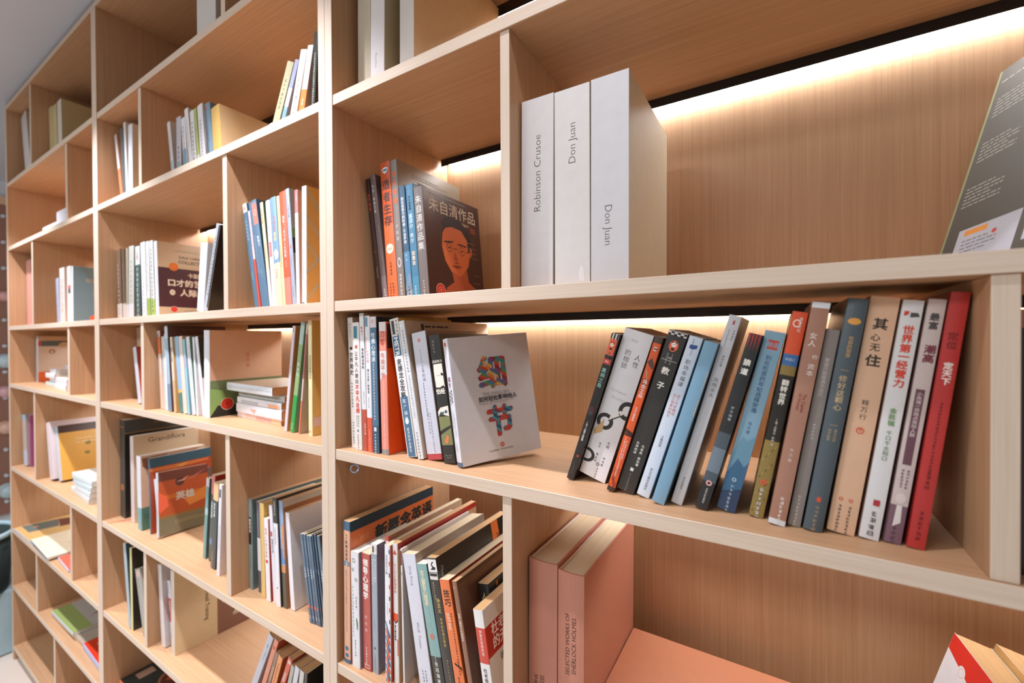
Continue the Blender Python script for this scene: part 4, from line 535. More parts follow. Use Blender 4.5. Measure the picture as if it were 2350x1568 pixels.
book('white paperback with handwritten grey characters and a small sketched dancer', 0.0307, 0.0122, -0.626, 0.0219, 0.22, 0.145, -0.72, 'dcdbde', '8a8a98', (), (), (('o', 'S', 0.42, 0.925, -0.2, -0.2, '5a5c60', 0.7), ('v', 'S', 0.3, 0.865, -0.4, '8a8c90', '破', 0), ('v', 'S', 0.68, 0.78, -0.36, '8a8c90', '围', 0), ('k', 'S', 0.25, 0.7, -0.26, 14, '9a9ca0'), ('v', 'S', 0.68, 0.62, -0.22, '5a5c60', '钱定平著', 0, 1.2), ('p', 'S', ((0.62, 0.42), (0.72, 0.44), (0.85, 0.39), (0.82, 0.33), (0.7, 0.34)), '6f7a58'), ('k', 'S', 0.5, 0.24, -0.2, 6, '5a5c60')), group='books packed tightly beside the divider below the leaning row', pages='w')
book('brick red paperback with large white characters down its spine', 0.0533, 0.0187, -0.626, 0.023, 0.2204, 0.145, -0.71, 'b4534a', '9a4038', (), (), (('v', 'S', 0.5, 0.955, -0.64, 'f0e4de', '领导心理学', 0.035, 1.05), ('v', 'S', 0.5, 0.47, -0.28, 'e6d0c8', '吴岩著', 0, 1.9), ('v', 'S', 0.5, 0.2, -0.24, 'f0e0d8', '中央编译出版社', 0.01, 1.15), ('r', 'S', 0.3, 0.02, 0.85, 0.055, 'e0c8c0'), ('r', 'S', 0.36, 0.027, 0.79, 0.048, 'b4534a')), group='books packed tightly beside the divider below the leaning row', pages='c')
book('grey blue paperback with two columns of white characters and pale top', 0.0771, 0.0212, -0.626, 0.0158, 0.2419, 0.145, -0.66, '98a2ad', '6f8090', ((0.925, 1, 'e0dcd8'),), (), (('r', 'S', 0.3, 0.935, 0.55, 0.985, '2f2a26'), ('k', 'S', 0.75, 0.975, -0.12, 3, '8a8a88'), ('v', 'S', 0.7, 0.89, -0.36, 'e4e8ec', '学一点记忆的魔法', 0, 1), ('v', 'S', 0.3, 0.885, -0.34, 'e4e8ec', '你也可以是大脑强人', 0, 1), ('k', 'S', 0.5, 0.42, -0.14, 8, '7a848e'), ('o', 'S', 0.5, 0.195, -0.16, -0.16, '5f6a74'), ('k', 'S', 0.5, 0.15, -0.16, 10, '5f6a74')), group='books packed tightly beside the divider below the leaning row', pages='w')
book('narrow white paperback with a red top standing taller than the striped book', 0.0937, 0.04, -0.626, 0.0114, 0.2547, 0.22, -0.48, 'd9d3d2', 'c9b090', ((0.8, 1, 'c04a3c'),), (), (('r', 'S', 0.3, 0.9, 0.85, 0.96, 'efe6e0'), ('v', 'S', 0.5, 0.79, -0.7, 'c04a3c', '识别微', 0, 1.05), ('v', 'S', 0.5, 0.66, -0.7, '3a3432', '表情', 0, 1.05), ('k', 'S', 0.5, 0.5, -0.5, 6, '5a5450'), ('w', 'C', 0.25, 0.955, 50, 3, 1, '5a4436')), group='books packed tightly beside the divider below the leaning row', pages='c')
book('white paperback with red and blue airmail stripes wrapping its spine', 0.1141, 0.0191, -0.626, 0.0135, 0.2504, 0.19, -0.1, 'e3e2e6', 'b8402c', (), (), (('v', 'S', 0.4, 0.93, -0.42, '6a7480', '给理想加点糖', 0, 1.08), ('v', 'S', 0.5, 0.58, -0.22, 'a8b4c8', '袁岳著随笔集', 0, 1.2), ('p', 'S', ((0.05, 0.44), (0.22, 0.44), (1, 0.345), (1, 0.322), (0.7, 0.325)), '3f6a84'), ('p', 'S', ((0.05, 0.388), (0.22, 0.388), (1, 0.293), (1, 0.27), (0.7, 0.273)), 'd8583c'), ('p', 'S', ((0.05, 0.336), (0.22, 0.336), (1, 0.241), (1, 0.218), (0.7, 0.221)), '3f6a84'), ('p', 'S', ((0.05, 0.284), (0.22, 0.284), (1, 0.189), (1, 0.166), (0.7, 0.169)), 'd8583c'), ('p', 'S', ((0.05, 0.232), (0.22, 0.232), (1, 0.137), (1, 0.114), (0.7, 0.117)), '3f6a84'), ('p', 'S', ((0.05, 0.18), (0.22, 0.18), (1, 0.085), (1, 0.062), (0.7, 0.065)), 'd8583c'), ('p', 'S', ((0.05, 0.128), (0.22, 0.128), (1, 0.033), (1, 0.01), (0.7, 0.013)), '3f6a84'), ('p', 'S', ((0.05, 0.076), (0.22, 0.076), (1, -0.019), (1, -0.042), (0.7, -0.039)), 'd8583c'), ('p', 'S', ((0.05, 0.024), (0.22, 0.024), (1, -0.071), (1, -0.094), (0.7, -0.091)), '3f6a84'), ('r', 'S', 0.82, 0.94, 1, 0.97, '2f5068'), ('r', 'S', 0.82, 0.855, 1, 0.885, 'd8583c'), ('r', 'S', 0.82, 0.77, 1, 0.8, '2f5068'), ('r', 'S', 0.82, 0.685, 1, 0.715, 'd8583c'), ('r', 'S', 0.82, 0.6, 1, 0.63, '2f5068'), ('r', 'S', 0.82, 0.515, 1, 0.545, 'd8583c'), ('r', 'S', 0.82, 0.43, 1, 0.46, '2f5068')), group='books packed tightly beside the divider below the leaning row', pages='c')
book('white paperback lettered in red with an orange chevron band and red topped cover', 0.1301, 0.0251, -0.626, 0.0121, 0.2546, 0.24, -0.49, 'ddd8d4', 'c9a27c', (), ((0.955, 1, 'a83028'),), (('p', 'S', ((0.1, 0.92), (0.9, 0.92), (0.5, 0.955)), 'c8502f'), ('v', 'S', 0.5, 0.855, -0.56, 'c8502f', '可口可乐营销革命', 0, 1), ('p', 'S', ((0, 0.5), (1, 0.5), (1, 0.46), (0.5, 0.435), (0, 0.46)), 'e2552c'), ('p', 'S', ((0, 0.46), (0.5, 0.435), (1, 0.46), (1, 0.45), (0.5, 0.425), (0, 0.45)), '2a2624'), ('v', 'S', 0.42, 0.415, -0.34, '2a2624', '葛文耀张静著', 0.02, 1.15), ('r', 'S', 0.8, 0.2, 1, 0.32, 'e2552c'), ('h', 'C', 0.3, 0.955, 6, '3a2a20', '可口可乐', 0.01)), group='books packed tightly beside the divider below the leaning row', pages='t')
book('white paperback with a column of faint grey characters before the Wolf Totem book', 0.1498, 0.028, -0.626, 0.0042, 0.2463, 0.2, -1.18, 'd8d6d8', 'c8c4c4', (), (), (('r', 'S', 0.1, 0.88, 0.9, 0.985, '8a3a34'), ('v', 'S', 0.5, 0.83, -0.6, '3a3430', '凯越', 0), ('k', 'S', 0.5, 0.72, -0.36, 26, '9a8a88')), group='books packed tightly beside the divider below the leaning row', pages='w')
book('white hardcover lettered Jiang Rong and Wolf Totem reading downward', 0.1941, 0.028, -0.626, 0.0309, 0.2432, 0.21, -10.5, 'd2d3de', 'a89480', (), (), (('d', 'S', 0.52, 0.915, -0.26, '5a5a66', 'Jiang Rong', -0.01), ('d', 'S', 0.52, 0.52, -0.27, '5a5a66', 'Wolf  Totem', -0.005), ('k', 'S', 0.4, 0.19, -0.14, 8, '5a5a66'), ('k', 'S', 0.62, 0.19, -0.13, 9, '5a5a66')), group='books packed tightly beside the divider below the leaning row', pages='c', hard=0)
book('teal paperback with cream title and a black and cream foot', 0.233, 0.028, -0.626, 0.0236, 0.2351, 0.16, -12.07, '7fa6a4', '2c4a44', ((0.13, 0.345, '2a2a28'), (0, 0.13, 'ddd6bc')), ((0, 0.35, '1c1c1a'),), (('v', 'S', 0.48, 0.96, -0.44, 'e8dcb8', '女人要有心理承', 0.02, 0.85), ('k', 'S', 0.5, 0.7, -0.16, 12, 'a8c4c0'), ('o', 'S', 0.5, 0.485, -0.2, -0.2, 'd8705c', 0.4), ('k', 'S', 0.5, 0.44, -0.15, 8, 'a8c4c0'), ('v', 'S', 0.5, 0.31, -0.34, 'dcd8d0', '张超编著', 0.01, 1.15)), group='books packed tightly beside the divider below the leaning row', pages='w')
book('black paperback with a white swan logo panel and yellow characters', 0.2579, 0.028, -0.626, 0.0214, 0.252, 0.235, -11.44, '2b2826', '211e1c', ((0, 0.1, 'd0d0d4'),), (), (('r', 'S', 0.04, 0.905, 0.96, 0.99, 'e6e4e2'), ('p', 'S', ((0.25, 0.92), (0.75, 0.92), (0.85, 0.935), (0.6, 0.945), (0.5, 0.955), (0.68, 0.97), (0.6, 0.978), (0.38, 0.955), (0.5, 0.935)), '2b2826'), ('r', 'S', 0.08, 0.855, 0.92, 0.9, 'd8d4d0'), ('r', 'S', 0.12, 0.878, 0.88, 0.896, '2b2826'), ('k', 'S', 0.35, 0.84, -0.16, 7, 'b8a878'), ('v', 'S', 0.6, 0.735, -0.36, 'd8b458', '孙正义', 0.02, 1.08), ('v', 'S', 0.62, 0.61, -0.26, 'd8b458', '未来的机遇在哪里', 0, 1.08), ('k', 'S', 0.6, 0.34, -0.18, 12, '9a8a60'), ('d', 'C', 0.05, 0.93, 9, 'a8a49c', 'Masa'), ('r', 'C', 0.7, 0.83, 0.8, 1, 'd8722c'), ('h', 'C', 0.79, 0.87, 16, '2a1c10', '孙', 0.02), ('h', 'C', 0.91, 0.89, 16, '8a7a4a', '未', 0.02)), group='books packed tightly beside the divider below the leaning row', pages='t')
book('orange paperback with black characters and white slanted English lettering', 0.2808, 0.028, -0.626, 0.0213, 0.2219, 0.2, -11.51, 'e0733a', 'b8562a', (), ((0.965, 1, 'b84420'),), (('v', 'S', 0.55, 0.93, -0.64, '3a2a20', '技巧', 0.025, 1.08), ('d', 'S', 0.4, 0.755, -0.32, 'f0dccc', 'JUST DO', 0.03), ('k', 'S', 0.72, 0.76, -0.17, 22, '6a3418'), ('p', 'S', ((0.3, 0.4), (0.95, 0.37), (0.95, 0.355), (0.3, 0.385)), '2a1c14'), ('p', 'S', ((0.5, 0.425), (0.9, 0.36), (0.95, 0.33)), '2a1c14'), ('k', 'S', 0.5, 0.3, -0.2, 6, '4a2c18')), group='books packed tightly beside the divider below the leaning row', pages='c')
book('worn brown paperback with white characters next to the orange one', 0.3093, 0.028, -0.626, 0.0095, 0.2265, 0.2, -11.54, '8a6048', '6a4632', (), ((0.97, 1, '5a3420'),), (('o', 'S', 0.3, 0.955, -0.2, -0.2, 'd8b898', 0.6), ('v', 'S', 0.5, 0.775, -0.46, 'e8dccc', '世界上最伟大的推销员', 0.01, 1.02), ('k', 'S', 0.5, 0.29, -0.2, 12, 'c8a888'), ('p', 'S', ((0.5, 0.12), (1, 0.2), (1, 0), (0.6, 0)), 'c8a060')), group='books packed tightly beside the divider below the leaning row', pages='t')
book('thick black paperback with yellow characters behind the red and white one', 0.3197, 0.075, -0.626, 0.0211, 0.205, 0.17, -10.19, '242120', '1d1b1a', (), (), (('v', 'S', 0.5, 0.93, -0.6, 'd8b060', '人性的弱点', 0, 1.15), ('o', 'C', 0.15, 0.955, 3, 5, 'b8702c'), ('h', 'C', 0.7, 0.955, 7, '6a655c', 'HOW TO WIN'), ('h', 'C', 0.66, 0.93, 7, '6a655c', 'FRIENDS AND INFLUENCE')), group='books packed tightly beside the divider below the leaning row', pages='t')
book('white paperback with a red band and sketched man, nearest the divider', 0.3441, 0.022, -0.626, 0.0186, 0.1968, 0.15, -9.46, 'e0dedc', 'e0dbd4', ((0.585, 0.86, 'c8402f'),), ((0.62, 0.86, 'b8281c'),), (('v', 'S', 0.5, 0.845, -0.3, 'efdcd4', '德鲁克管理思想', 0, 1.02), ('v', 'S', 0.5, 0.55, -0.4, '3a3432', '杜老师的无知', 0.01, 1.04), ('h', 'C', 0.3, 0.805, 20, 'f0e2d8', '杜老师', 0.03), ('h', 'C', 0.3, 0.7, 20, 'f0e2d8', '的无知', 0.03), ('h', 'C', 0.32, 0.555, 12, '4a4038', '德鲁克'), ('o', 'C', 0.36, 0.36, 6, 9, '4a4038', 0.8), ('p', 'C', ((0.3, 0.4), (0.42, 0.4), (0.42, 0.43), (0.34, 0.44)), '2a2420'), ('r', 'C', 0.27, 0.25, 0.45, 0.33, '5a4a40')), group='books packed tightly beside the divider below the leaning row', pages='t')
book('pink clothbound volume standing against the divider, lettering low on its spine', 0.3966, 0.05, -0.626, 0.0483, 0.288, 0.25, 0.58, 'c0806a', 'b87860', (), (), (('d', 'S', 0.52, 0.4, -0.2, '3a2824', 'SELECTED WORKS OF'), ('d', 'S', 0.3, 0.39, -0.2, '3a2824', 'SHERLOCK HOLMES')), group='pink clothbound volumes beside the lowest visible divider', hard=1, gloss=0, pages='c')
book('pink clothbound volume lettered SELECTED WORKS OF SHERLOCK HOLMES, the outer one', 0.446, 0.05, -0.626, 0.0416, 0.283, 0.25, 0.54, 'c0806a', 'bc7c62', (), (), (('a', 'S', 0.4, 0.47, -0.22, '3a2824', 'SELECTED WORKS OF'), ('a', 'S', 0.64, 0.485, -0.22, '3a2824', 'SHERLOCK HOLMES')), group='pink clothbound volumes beside the lowest visible divider', hard=1, gloss=0, pages='c')
book('pale patterned paperback leaning, first of the short white row', -0.7711, 0.03, 0.468, 0.018, 0.17, 0.14, -10.25, 'cfc9cc', 'c8b8a8', (), (), (('k', 'S', 0.5, 0.85, -0.4, 9, '9a9494'), ('r', 'S', 0.1, 0, 0.9, 0.3, '9fb4bc')), group='books on the second shelf of the middle bay')
book('pale grey paperback with a blue-green foot in the short white row', -0.7408, 0.03, 0.468, 0.0285, 0.1663, 0.14, 0.01, 'b9b4bc', 'b0a8a8', (), (), (('k', 'S', 0.5, 0.5, -0.4, 8, '5a5460'), ('r', 'S', 0.1, 0, 0.9, 0.22, '8fa8ac')), group='books on the second shelf of the middle bay')
book('white paperback with a teal block near its foot in the short white row', -0.6945, 0.03, 0.468, 0.0234, 0.1553, 0.14, -6.32, 'dcd8da', 'c8c0bc', (), (), (('r', 'S', 0.15, 0.1, 0.9, 0.42, '6f9aac'), ('k', 'S', 0.5, 0.85, -0.4, 6, '8a8a90')), group='books on the second shelf of the middle bay')
book('taller white paperback with grey print in the short white row', -0.6616, 0.03, 0.468, 0.021, 0.1768, 0.14, -9.38, 'dedbdd', 'c8b8a8', (), (), (('k', 'S', 0.5, 0.8, -0.3, 10, 'a8a4a8'),), group='books on the second shelf of the middle bay')
book('white paperback with black handwriting like marks next to the green spine', -0.6398, 0.03, 0.468, 0.0216, 0.161, 0.14, -6.21, 'e0dde0', 'c8b8a8', (), (), (('k', 'S', 0.5, 0.8, -0.45, 10, '5a5c68'),), group='books on the second shelf of the middle bay')
book('thin green paperback in the short white row', -0.6133, 0.03, 0.468, 0.0124, 0.163, 0.15, -7.13, 'a8b85a', 'b8b870', ((0, 0.2, 'd8dcd0'),), (), (('k', 'S', 0.5, 0.6, -0.4, 7, 'e0e4c8'),), group='books on the second shelf of the middle bay')
book('bright white paperback between the green spine and the dark grey spine', -0.5954, 0.03, 0.468, 0.0282, 0.1643, 0.15, -6.56, 'e2e0e4', 'c8b8a8', (), (), (('k', 'S', 0.5, 0.75, -0.3, 12, '8a8890'),), group='books on the second shelf of the middle bay')
book('slim dark grey paperback beside the blue grey hardcover', -0.5653, 0.03, 0.468, 0.0102, 0.1448, 0.15, -5.14, '6f6c70', '5a5658', (), (), (('k', 'S', 0.5, 0.85, -0.4, 14, 'b8b4b4'),), group='books on the second shelf of the middle bay')
book('tall blue grey hardcover on the second shelf of the middle bay', -0.5501, 0.03, 0.468, 0.0234, 0.1551, 0.183, -6.47, '6f8c9f', '5f6c74', (), (), (('r', 'S', 0.3, 0.88, 0.6, 0.92, 'a8606a'), ('k', 'S', 0.5, 0.6, -0.26, 6, '4a6478')), group='books on the second shelf of the middle bay', hard=1)
book('yellow spined book with a plain cream cover beside the blue grey hardcover', -0.525, 0.03, 0.468, 0.0416, 0.1358, 0.172, -5.68, 'd8b060', 'cdb48c', (), (), (), group='books on the second shelf of the middle bay')
book('olive grey paperback, first of the leaning books nearest the bay upright', -0.2611, 0.03, 0.468, 0.0256, 0.1506, 0.15, 27.15, 'a39f80', '8f8a6c', (), (), (('k', 'S', 0.5, 0.75, -0.3, 7, '5f5c48'),), group='books on the second shelf of the middle bay')
book('slate and lilac paperback behind the olive grey one', -0.2281, 0.03, 0.468, 0.0147, 0.1478, 0.15, 25.77, '8a8fa8', '7a7f94', ((0, 0.33, '6f94ac'), (0.33, 0.6, 'c4c0cc')), (), (('k', 'S', 0.5, 0.5, -0.3, 6, 'dcdce4'),), group='books on the second shelf of the middle bay')
book('cream white paperback with dark vertical characters, upper shelf of the middle bay', -0.1909, 0.03, 0.468, 0.0231, 0.1533, 0.15, 18.06, 'dfd6cf', 'd8b48c', (), (), (('v', 'S', 0.5, 0.62, -0.5, '4a4644', '商务沟通与写作', 0, 1),), group='books on the second shelf of the middle bay')
book('white paperback with a bright orange panel low on its spine', -0.1588, 0.03, 0.468, 0.0195, 0.1527, 0.15, 15.21, 'dcd8da', 'c8a898', ((0.03, 0.42, 'f08040'),), (), (('k', 'S', 0.5, 0.8, -0.3, 5, '8a8a98'), ('v', 'S', 0.5, 0.3, -0.34, 'f8e4d8', '人生', 0.01)), group='books on the second shelf of the middle bay')
book('tall black paperback touching the bay upright, upper shelf of the middle bay', -0.1134, 0.03, 0.468, 0.0136, 0.1712, 0.16, 5.73, '32352f', '2a2c28', (), (), (('k', 'S', 0.5, 0.75, -0.3, 24, 'c8c8bc'),), group='books on the second shelf of the middle bay')
book('narrow white paperback with an orange foot leaning on the far upright', -1.2081, 0.045, 0.468, 0.0193, 0.2576, 0.14, -13.28, 'd8d0cc', 'c88a68', ((0, 0.5, 'e0805c'),), (), (), group='books beside the far upright of the middle bay')
book('slim dark grey green paperback by the far upright of the middle bay', -1.1882, 0.045, 0.468, 0.0245, 0.2614, 0.14, -5.96, '4f5a5a', '454e4e', (), (), (), group='books beside the far upright of the middle bay')
book('thin white paperback slightly taller than its dark neighbour', -1.1629, 0.045, 0.468, 0.0186, 0.2748, 0.15, -4.29, 'dad7da', 'c8b8a8', (), (), (), group='books beside the far upright of the middle bay')
book('white spined book with a plain cream cover and red sticker low on it', -1.1435, 0.045, 0.468, 0.035, 0.2552, 0.19, 0.51, 'd9dbe2', 'cabca4', (), (), (('o', 'C', 0.22, 0.06, 12, 12, 'c8321c'),), group='books beside the far upright of the middle bay')
book('big white volume cut by the top edge, against the top shelf divider', -0.6097, 0.03, 0.784, 0.1015, 0.26, 0.2, 0.11, 'cfcac6', 'bfb6a8', (), (), (), group='white volumes on the top shelf', hard=2, gloss=0)
book('white spined book leaning in the end cell of the top shelf', -2.4514, 0.05, 0.784, 0.092, 0.3481, 0.17, -14.46, 'd8d6d8', 'c4b8a6', (), (), (), group='books in the end cell of the top shelf')
book('second off-white book in the end cell of the top shelf', -2.3592, 0.06, 0.784, 0.0888, 0.3508, 0.16, -5.84, 'c9c0b4', 'b8ac98', (), (), (), group='books in the end cell of the top shelf')
book('first thin cream volume, top shelf near the peg wall', -2.0951, 0.06, 0.784, 0.0551, 0.2735, 0.16, -4.45, 'c9bb8c', 'b8a878', (), (), (), group='cream books on the top shelf near the peg wall')
book('second thin cream volume, next to a wider white spined one', -2.0358, 0.06, 0.784, 0.0554, 0.2657, 0.16, -4.38, 'c9bb8c', 'b8a878', (), (), (), group='cream books on the top shelf near the peg wall')
book('white spined volume with a wide khaki cream cover, top shelf near the peg wall', -1.9726, 0.06, 0.784, 0.0542, 0.2681, 0.24, -2.85, 'd8d4c8', 'c4b080', (), (), (), group='cream books on the top shelf near the peg wall')
book('first pink clothbound volume in the end bay, third cell down', -2.5225, 0.06, 0.073, 0.0839, 0.3293, 0.2, -2.75, 'c98f80', 'bd8070', (), (), (), group='pink volumes in the end bay', hard=1, gloss=0)
book('second pink clothbound volume in the end bay, third cell down', -2.4378, 0.06, 0.073, 0.0803, 0.3227, 0.2, -1.08, 'c98f80', 'bd8070', (), (), (), group='pink volumes in the end bay', hard=1, gloss=0)
book('thin blue and white paperback, end bay, before the slate covered book', -1.9769, 0.05, 0.073, 0.0422, 0.2, 0.14, -4.51, 'a8b0c8', '9a9aac', (), (), (), group='books beside the slate covered one in the end bay')
book('white paperback with orange print, end bay, before the slate covered book', -1.934, 0.05, 0.073, 0.0674, 0.2401, 0.14, -0.98, 'dcd4d0', 'd8b8a0', (), (), (('k', 'S', 0.5, 0.8, -0.3, 6, 'c88a68'),), group='books beside the slate covered one in the end bay')
book('off-white paperback with a red and black mark, end bay', -1.8349, 0.05, 0.073, 0.0501, 0.2393, 0.15, -0.41, 'dbd6d4', 'c8b8a8', (), (), (('r', 'S', 0.4, 0.52, 0.9, 0.62, '3a4a48'), ('r', 'S', 0.4, 0.6, 0.9, 0.66, 'c8402f')), group='books beside the slate covered one in the end bay')
book('white spined book with a slate blue cover and orange round sticker', -1.784, 0.05, 0.073, 0.0215, 0.2347, 0.2, 1.43, 'dcdce2', '6a828a', (), (), (('o', 'C', 0.32, 0.09, 13, 13, 'f2643c'), ('w', 'C', 0.2, 0.78, 90, 4, 2, 'c8a878'), ('w', 'C', 0.3, 0.52, 90, 3, 1, 'a8b4b8')), group='books beside the slate covered one in the end bay')
book('pale blue topped narrow paperback in the end bay', -2.5112, 0.039, -0.626, 0.0617, 0.2533, 0.14, -6.14, 'b8a8a4', 'a89890', ((0.88, 1, '8fb0c4'), (0, 0.3, 'b8c4d8')), (), (), group='books in the end bay beside the yellow covered book')
book('magenta paperback in the end bay', -2.4489, 0.0481, -0.626, 0.0205, 0.2557, 0.15, -1.71, '9a4a74', '9a4a74', (), (), (), group='books in the end bay beside the yellow covered book')
book('narrow blue-white paperback leaning beside the magenta one', -2.3233, 0.099, -0.626, 0.0511, 0.23, 0.14, -28.67, 'b4c4d4', 'b8c0cc', (), (), (), group='books in the end bay beside the yellow covered book')
book('wide pinkish white volume standing beside the end bay divider', -2.0613, 0.0386, -0.626, 0.0599, 0.2557, 0.16, -12.42, 'dccfd4', 'd8c8c8', (), (), (), group='books around the yellow covered book in the end bay')
book('picture book with a yellow cover and dark brown band along its top', -1.9916, 0.0521, -0.626, 0.0424, 0.2424, 0.25, -14.17, 'c8ccd2', 'dca64a', ((0.87, 1, '9ab0b8'),), ((0.86, 1, '44302a'),), (('o', 'C', 0.38, 0.62, 10, 8, '8a7a3a'), ('o', 'C', 0.72, 0.7, 10, 8, '8a7a3a'), ('o', 'C', 0.36, 0.44, 10, 7, '8a7a3a'), ('w', 'C', 0.22, 0.72, 110, 8, 2, 'e0c490'), ('p', 'C', ((0.62, 0.52), (0.72, 0.55), (0.9, 0.72), (0.95, 0.7), (0.8, 0.5), (0.74, 0.35), (0.68, 0.36)), 'e8dcc8')), group='books around the yellow covered book in the end bay')
book('brown volume first of the row beside the far upright, above the cream tea book', -1.2534, 0.045, 0.073, 0.0411, 0.2437, 0.15, -3.26, '6a5440', '5a4636', ((0, 0.22, 'c8bcb4'),), (), (('k', 'S', 0.5, 0.8, -0.3, 16, 'a8988a'),), group='books around the DALE CARNEGIE COLLECTION book')
book('darker brown volume second of the row beside the far upright', -1.2057, 0.045, 0.073, 0.0287, 0.2403, 0.15, -2.41, '4f4234', '453a2e', ((0, 0.22, 'c8bcb4'),), (), (('k', 'S', 0.5, 0.8, -0.3, 14, '8a7a6a'),), group='books around the DALE CARNEGIE COLLECTION book')
book('tan grey volume with white foot, third of the row', -1.1763, 0.045, 0.073, 0.0215, 0.241, 0.15, 0.12, '9a8a74', '8a7a66', ((0, 0.2, 'cfc6c0'),), (), (), group='books around the DALE CARNEGIE COLLECTION book')
book('pale grey white volume before the dark green spines', -1.1541, 0.045, 0.073, 0.0428, 0.2433, 0.15, 1.79, 'b8bab4', '9a9a90', ((0, 0.2, 'd0d0d4'),), (), (('k', 'S', 0.5, 0.8, -0.3, 9, '7a7a74'),), group='books around the DALE CARNEGIE COLLECTION book')
book('dark green paperback with a white top label', -1.0922, 0.045, 0.073, 0.0383, 0.2367, 0.15, -0.58, '3c5650', '34463f', ((0.74, 1, 'c8ccc8'),), (), (('v', 'S', 0.5, 0.93, -0.35, 'a83a30', '心灵', 0.01), ('k', 'S', 0.5, 0.7, -0.35, 12, 'b8c4c0')), group='books around the DALE CARNEGIE COLLECTION book')
book('white paperback standing between dark green and lime foot books', -1.0401, 0.045, 0.073, 0.0352, 0.2446, 0.15, -2.43, 'dcdce4', 'c8c4c0', (), (), (('k', 'S', 0.5, 0.8, -0.3, 14, '9a9aa8'),), group='books around the DALE CARNEGIE COLLECTION book')
book('white paperback with a lime green foot and grey printed lines', -1.0024, 0.045, 0.073, 0.0241, 0.2431, 0.15, -1.51, 'd8d8d8', 'c8c8b8', ((0, 0.25, '8fae4a'),), (), (('k', 'S', 0.5, 0.85, -0.3, 14, '6a6a68'),), group='books around the DALE CARNEGIE COLLECTION book')
book('white paperback with lime foot and yellow black print, next to the cream cover', -0.968, 0.045, 0.073, 0.0259, 0.2418, 0.15, -3.13, 'd4d6d6', 'c8c8b8', ((0, 0.23, 'a0b85a'),), (), (('k', 'S', 0.5, 0.9, -0.4, 16, '3a3a30'),), group='books around the DALE CARNEGIE COLLECTION book')
book('paperback with a cream and maroon cover lettered DALE CARNEGIE COLLECTION', -0.9364, 0.045, 0.073, 0.0228, 0.2359, 0.17, -2.73, 'd4d6de', 'cbb494', (), ((0.13, 0.66, '451e28'),), (('w', 'C', 0.28, 0.91, 90, 2, 2, '8a7a60'), ('h', 'C', 0.58, 0.82, 11, '5a4c3c', 'DALE CARNEGIE', 0.03), ('h', 'C', 0.58, 0.755, 14, '5a4c3c', 'COLLECTION', 0.035), ('o', 'C', 0.25, 0.68, 13, 13, 'e07a24'), ('o', 'C', 0.25, 0.68, 8, 8, 'c8601c', 0.9), ('h', 'C', 0.62, 0.575, 17, 'd8c8b0', '卡耐基', 0.03), ('h', 'C', 0.5, 0.46, 24, 'e0d4bc', '口才的艺术', 0.04), ('o', 'C', 0.22, 0.33, 7.5, 9, 'd8ccb4'), ('h', 'C', 0.22, 0.33, 8, '451e28', '与'), ('h', 'C', 0.62, 0.33, 24, 'e0d4bc', '人际关系', 0.04), ('h', 'C', 0.75, 0.2, 8, 'c88a7c', '全 集'), ('o', 'C', 0.24, 0.1, 10, 10, 'd8cfc0'), ('o', 'C', 0.24, 0.1, 9, 9, 'd23a22'), ('w', 'C', 0.4, 0.09, 70, 2, 3, '9a8a70')), group='books around the DALE CARNEGIE COLLECTION book')
book('white paperback leaning on the divider in front of the maroon cover', -0.6038, 0.02, 0.073, 0.0365, 0.1822, 0.15, 8.5, 'dcdde4', 'c8c0bc', (), (), (('k', 'S', 0.5, 0.5, -0.2, 10, 'b8b8c4'),), group='books around the DALE CARNEGIE COLLECTION book')
book('dark covered paperback with a pale spine leaning on the divider', -0.5661, 0.02, 0.073, 0.0194, 0.2301, 0.15, 18.48, 'b4b8c0', '241f1c', (), (), (('k', 'S', 0.5, 0.85, -0.4, 16, '4a4c52'), ('r', 'S', 0.75, 0.05, 1, 0.99, '26241f')), group='books around the DALE CARNEGIE COLLECTION book')
book('slate blue paperback with a white top label, first of the bright leaning row', -0.3541, 0.04, 0.073, 0.0165, 0.2662, 0.145, -11.46, '4f7590', '3a5668', ((0.915, 1, 'e0dce0'),), (), (('o', 'S', 0.5, 0.955, -0.2, -0.2, 'd87a70'), ('v', 'S', 0.55, 0.86, -0.4, 'c4d0da', '一学就会的谈话', 0, 1.35), ('k', 'S', 0.5, 0.35, -0.26, 4, 'a8b8c4')), group='bright books leaning in the cell next to the bay upright')
book('thin pink and red paperback squeezed between two slate blue spines', -0.3365, 0.04, 0.073, 0.008, 0.2456, 0.14, -10.89, 'dcc8d0', 'c05048', ((0, 0.5, 'd8503c'),), (), (('k', 'S', 0.5, 0.95, -0.45, 18, '7a5a68'),), group='bright books leaning in the cell next to the bay upright')
book('wide slate blue paperback with a coral panel at its top', -0.3225, 0.04, 0.073, 0.0318, 0.266, 0.145, -12.03, '587a94', '2f3f4c', (), (), (('r', 'S', 0.42, 0.77, 0.98, 0.97, 'f08070'), ('o', 'S', 0.7, 0.88, -0.2, -0.26, 'f4a090', 0.6), ('d', 'S', 0.2, 0.93, -0.17, '8fa8bc', 'IMPACTING'), ('k', 'S', 0.28, 0.68, -0.15, 16, 'a8bccc'), ('v', 'S', 0.72, 0.66, -0.28, 'd8e0e8', '影响力', 0.02, 1), ('k', 'S', 0.6, 0.35, -0.14, 4, 'a8bccc')), group='bright books leaning in the cell next to the bay upright')
book('cream paperback with orange then brown characters down its spine', -0.2895, 0.04, 0.073, 0.0115, 0.2555, 0.145, -8.77, 'f0d8b4', '3f4f3a', ((0, 0.36, 'e8e0d8'),), (), (('v', 'S', 0.5, 0.955, -0.5, 'e8884c', '人情世故大全集', 0.01, 1.02), ('v', 'S', 0.5, 0.6, -0.38, '9a8a5c', '随心所欲说话办事', 0, 1.02)), group='bright books leaning in the cell next to the bay upright')
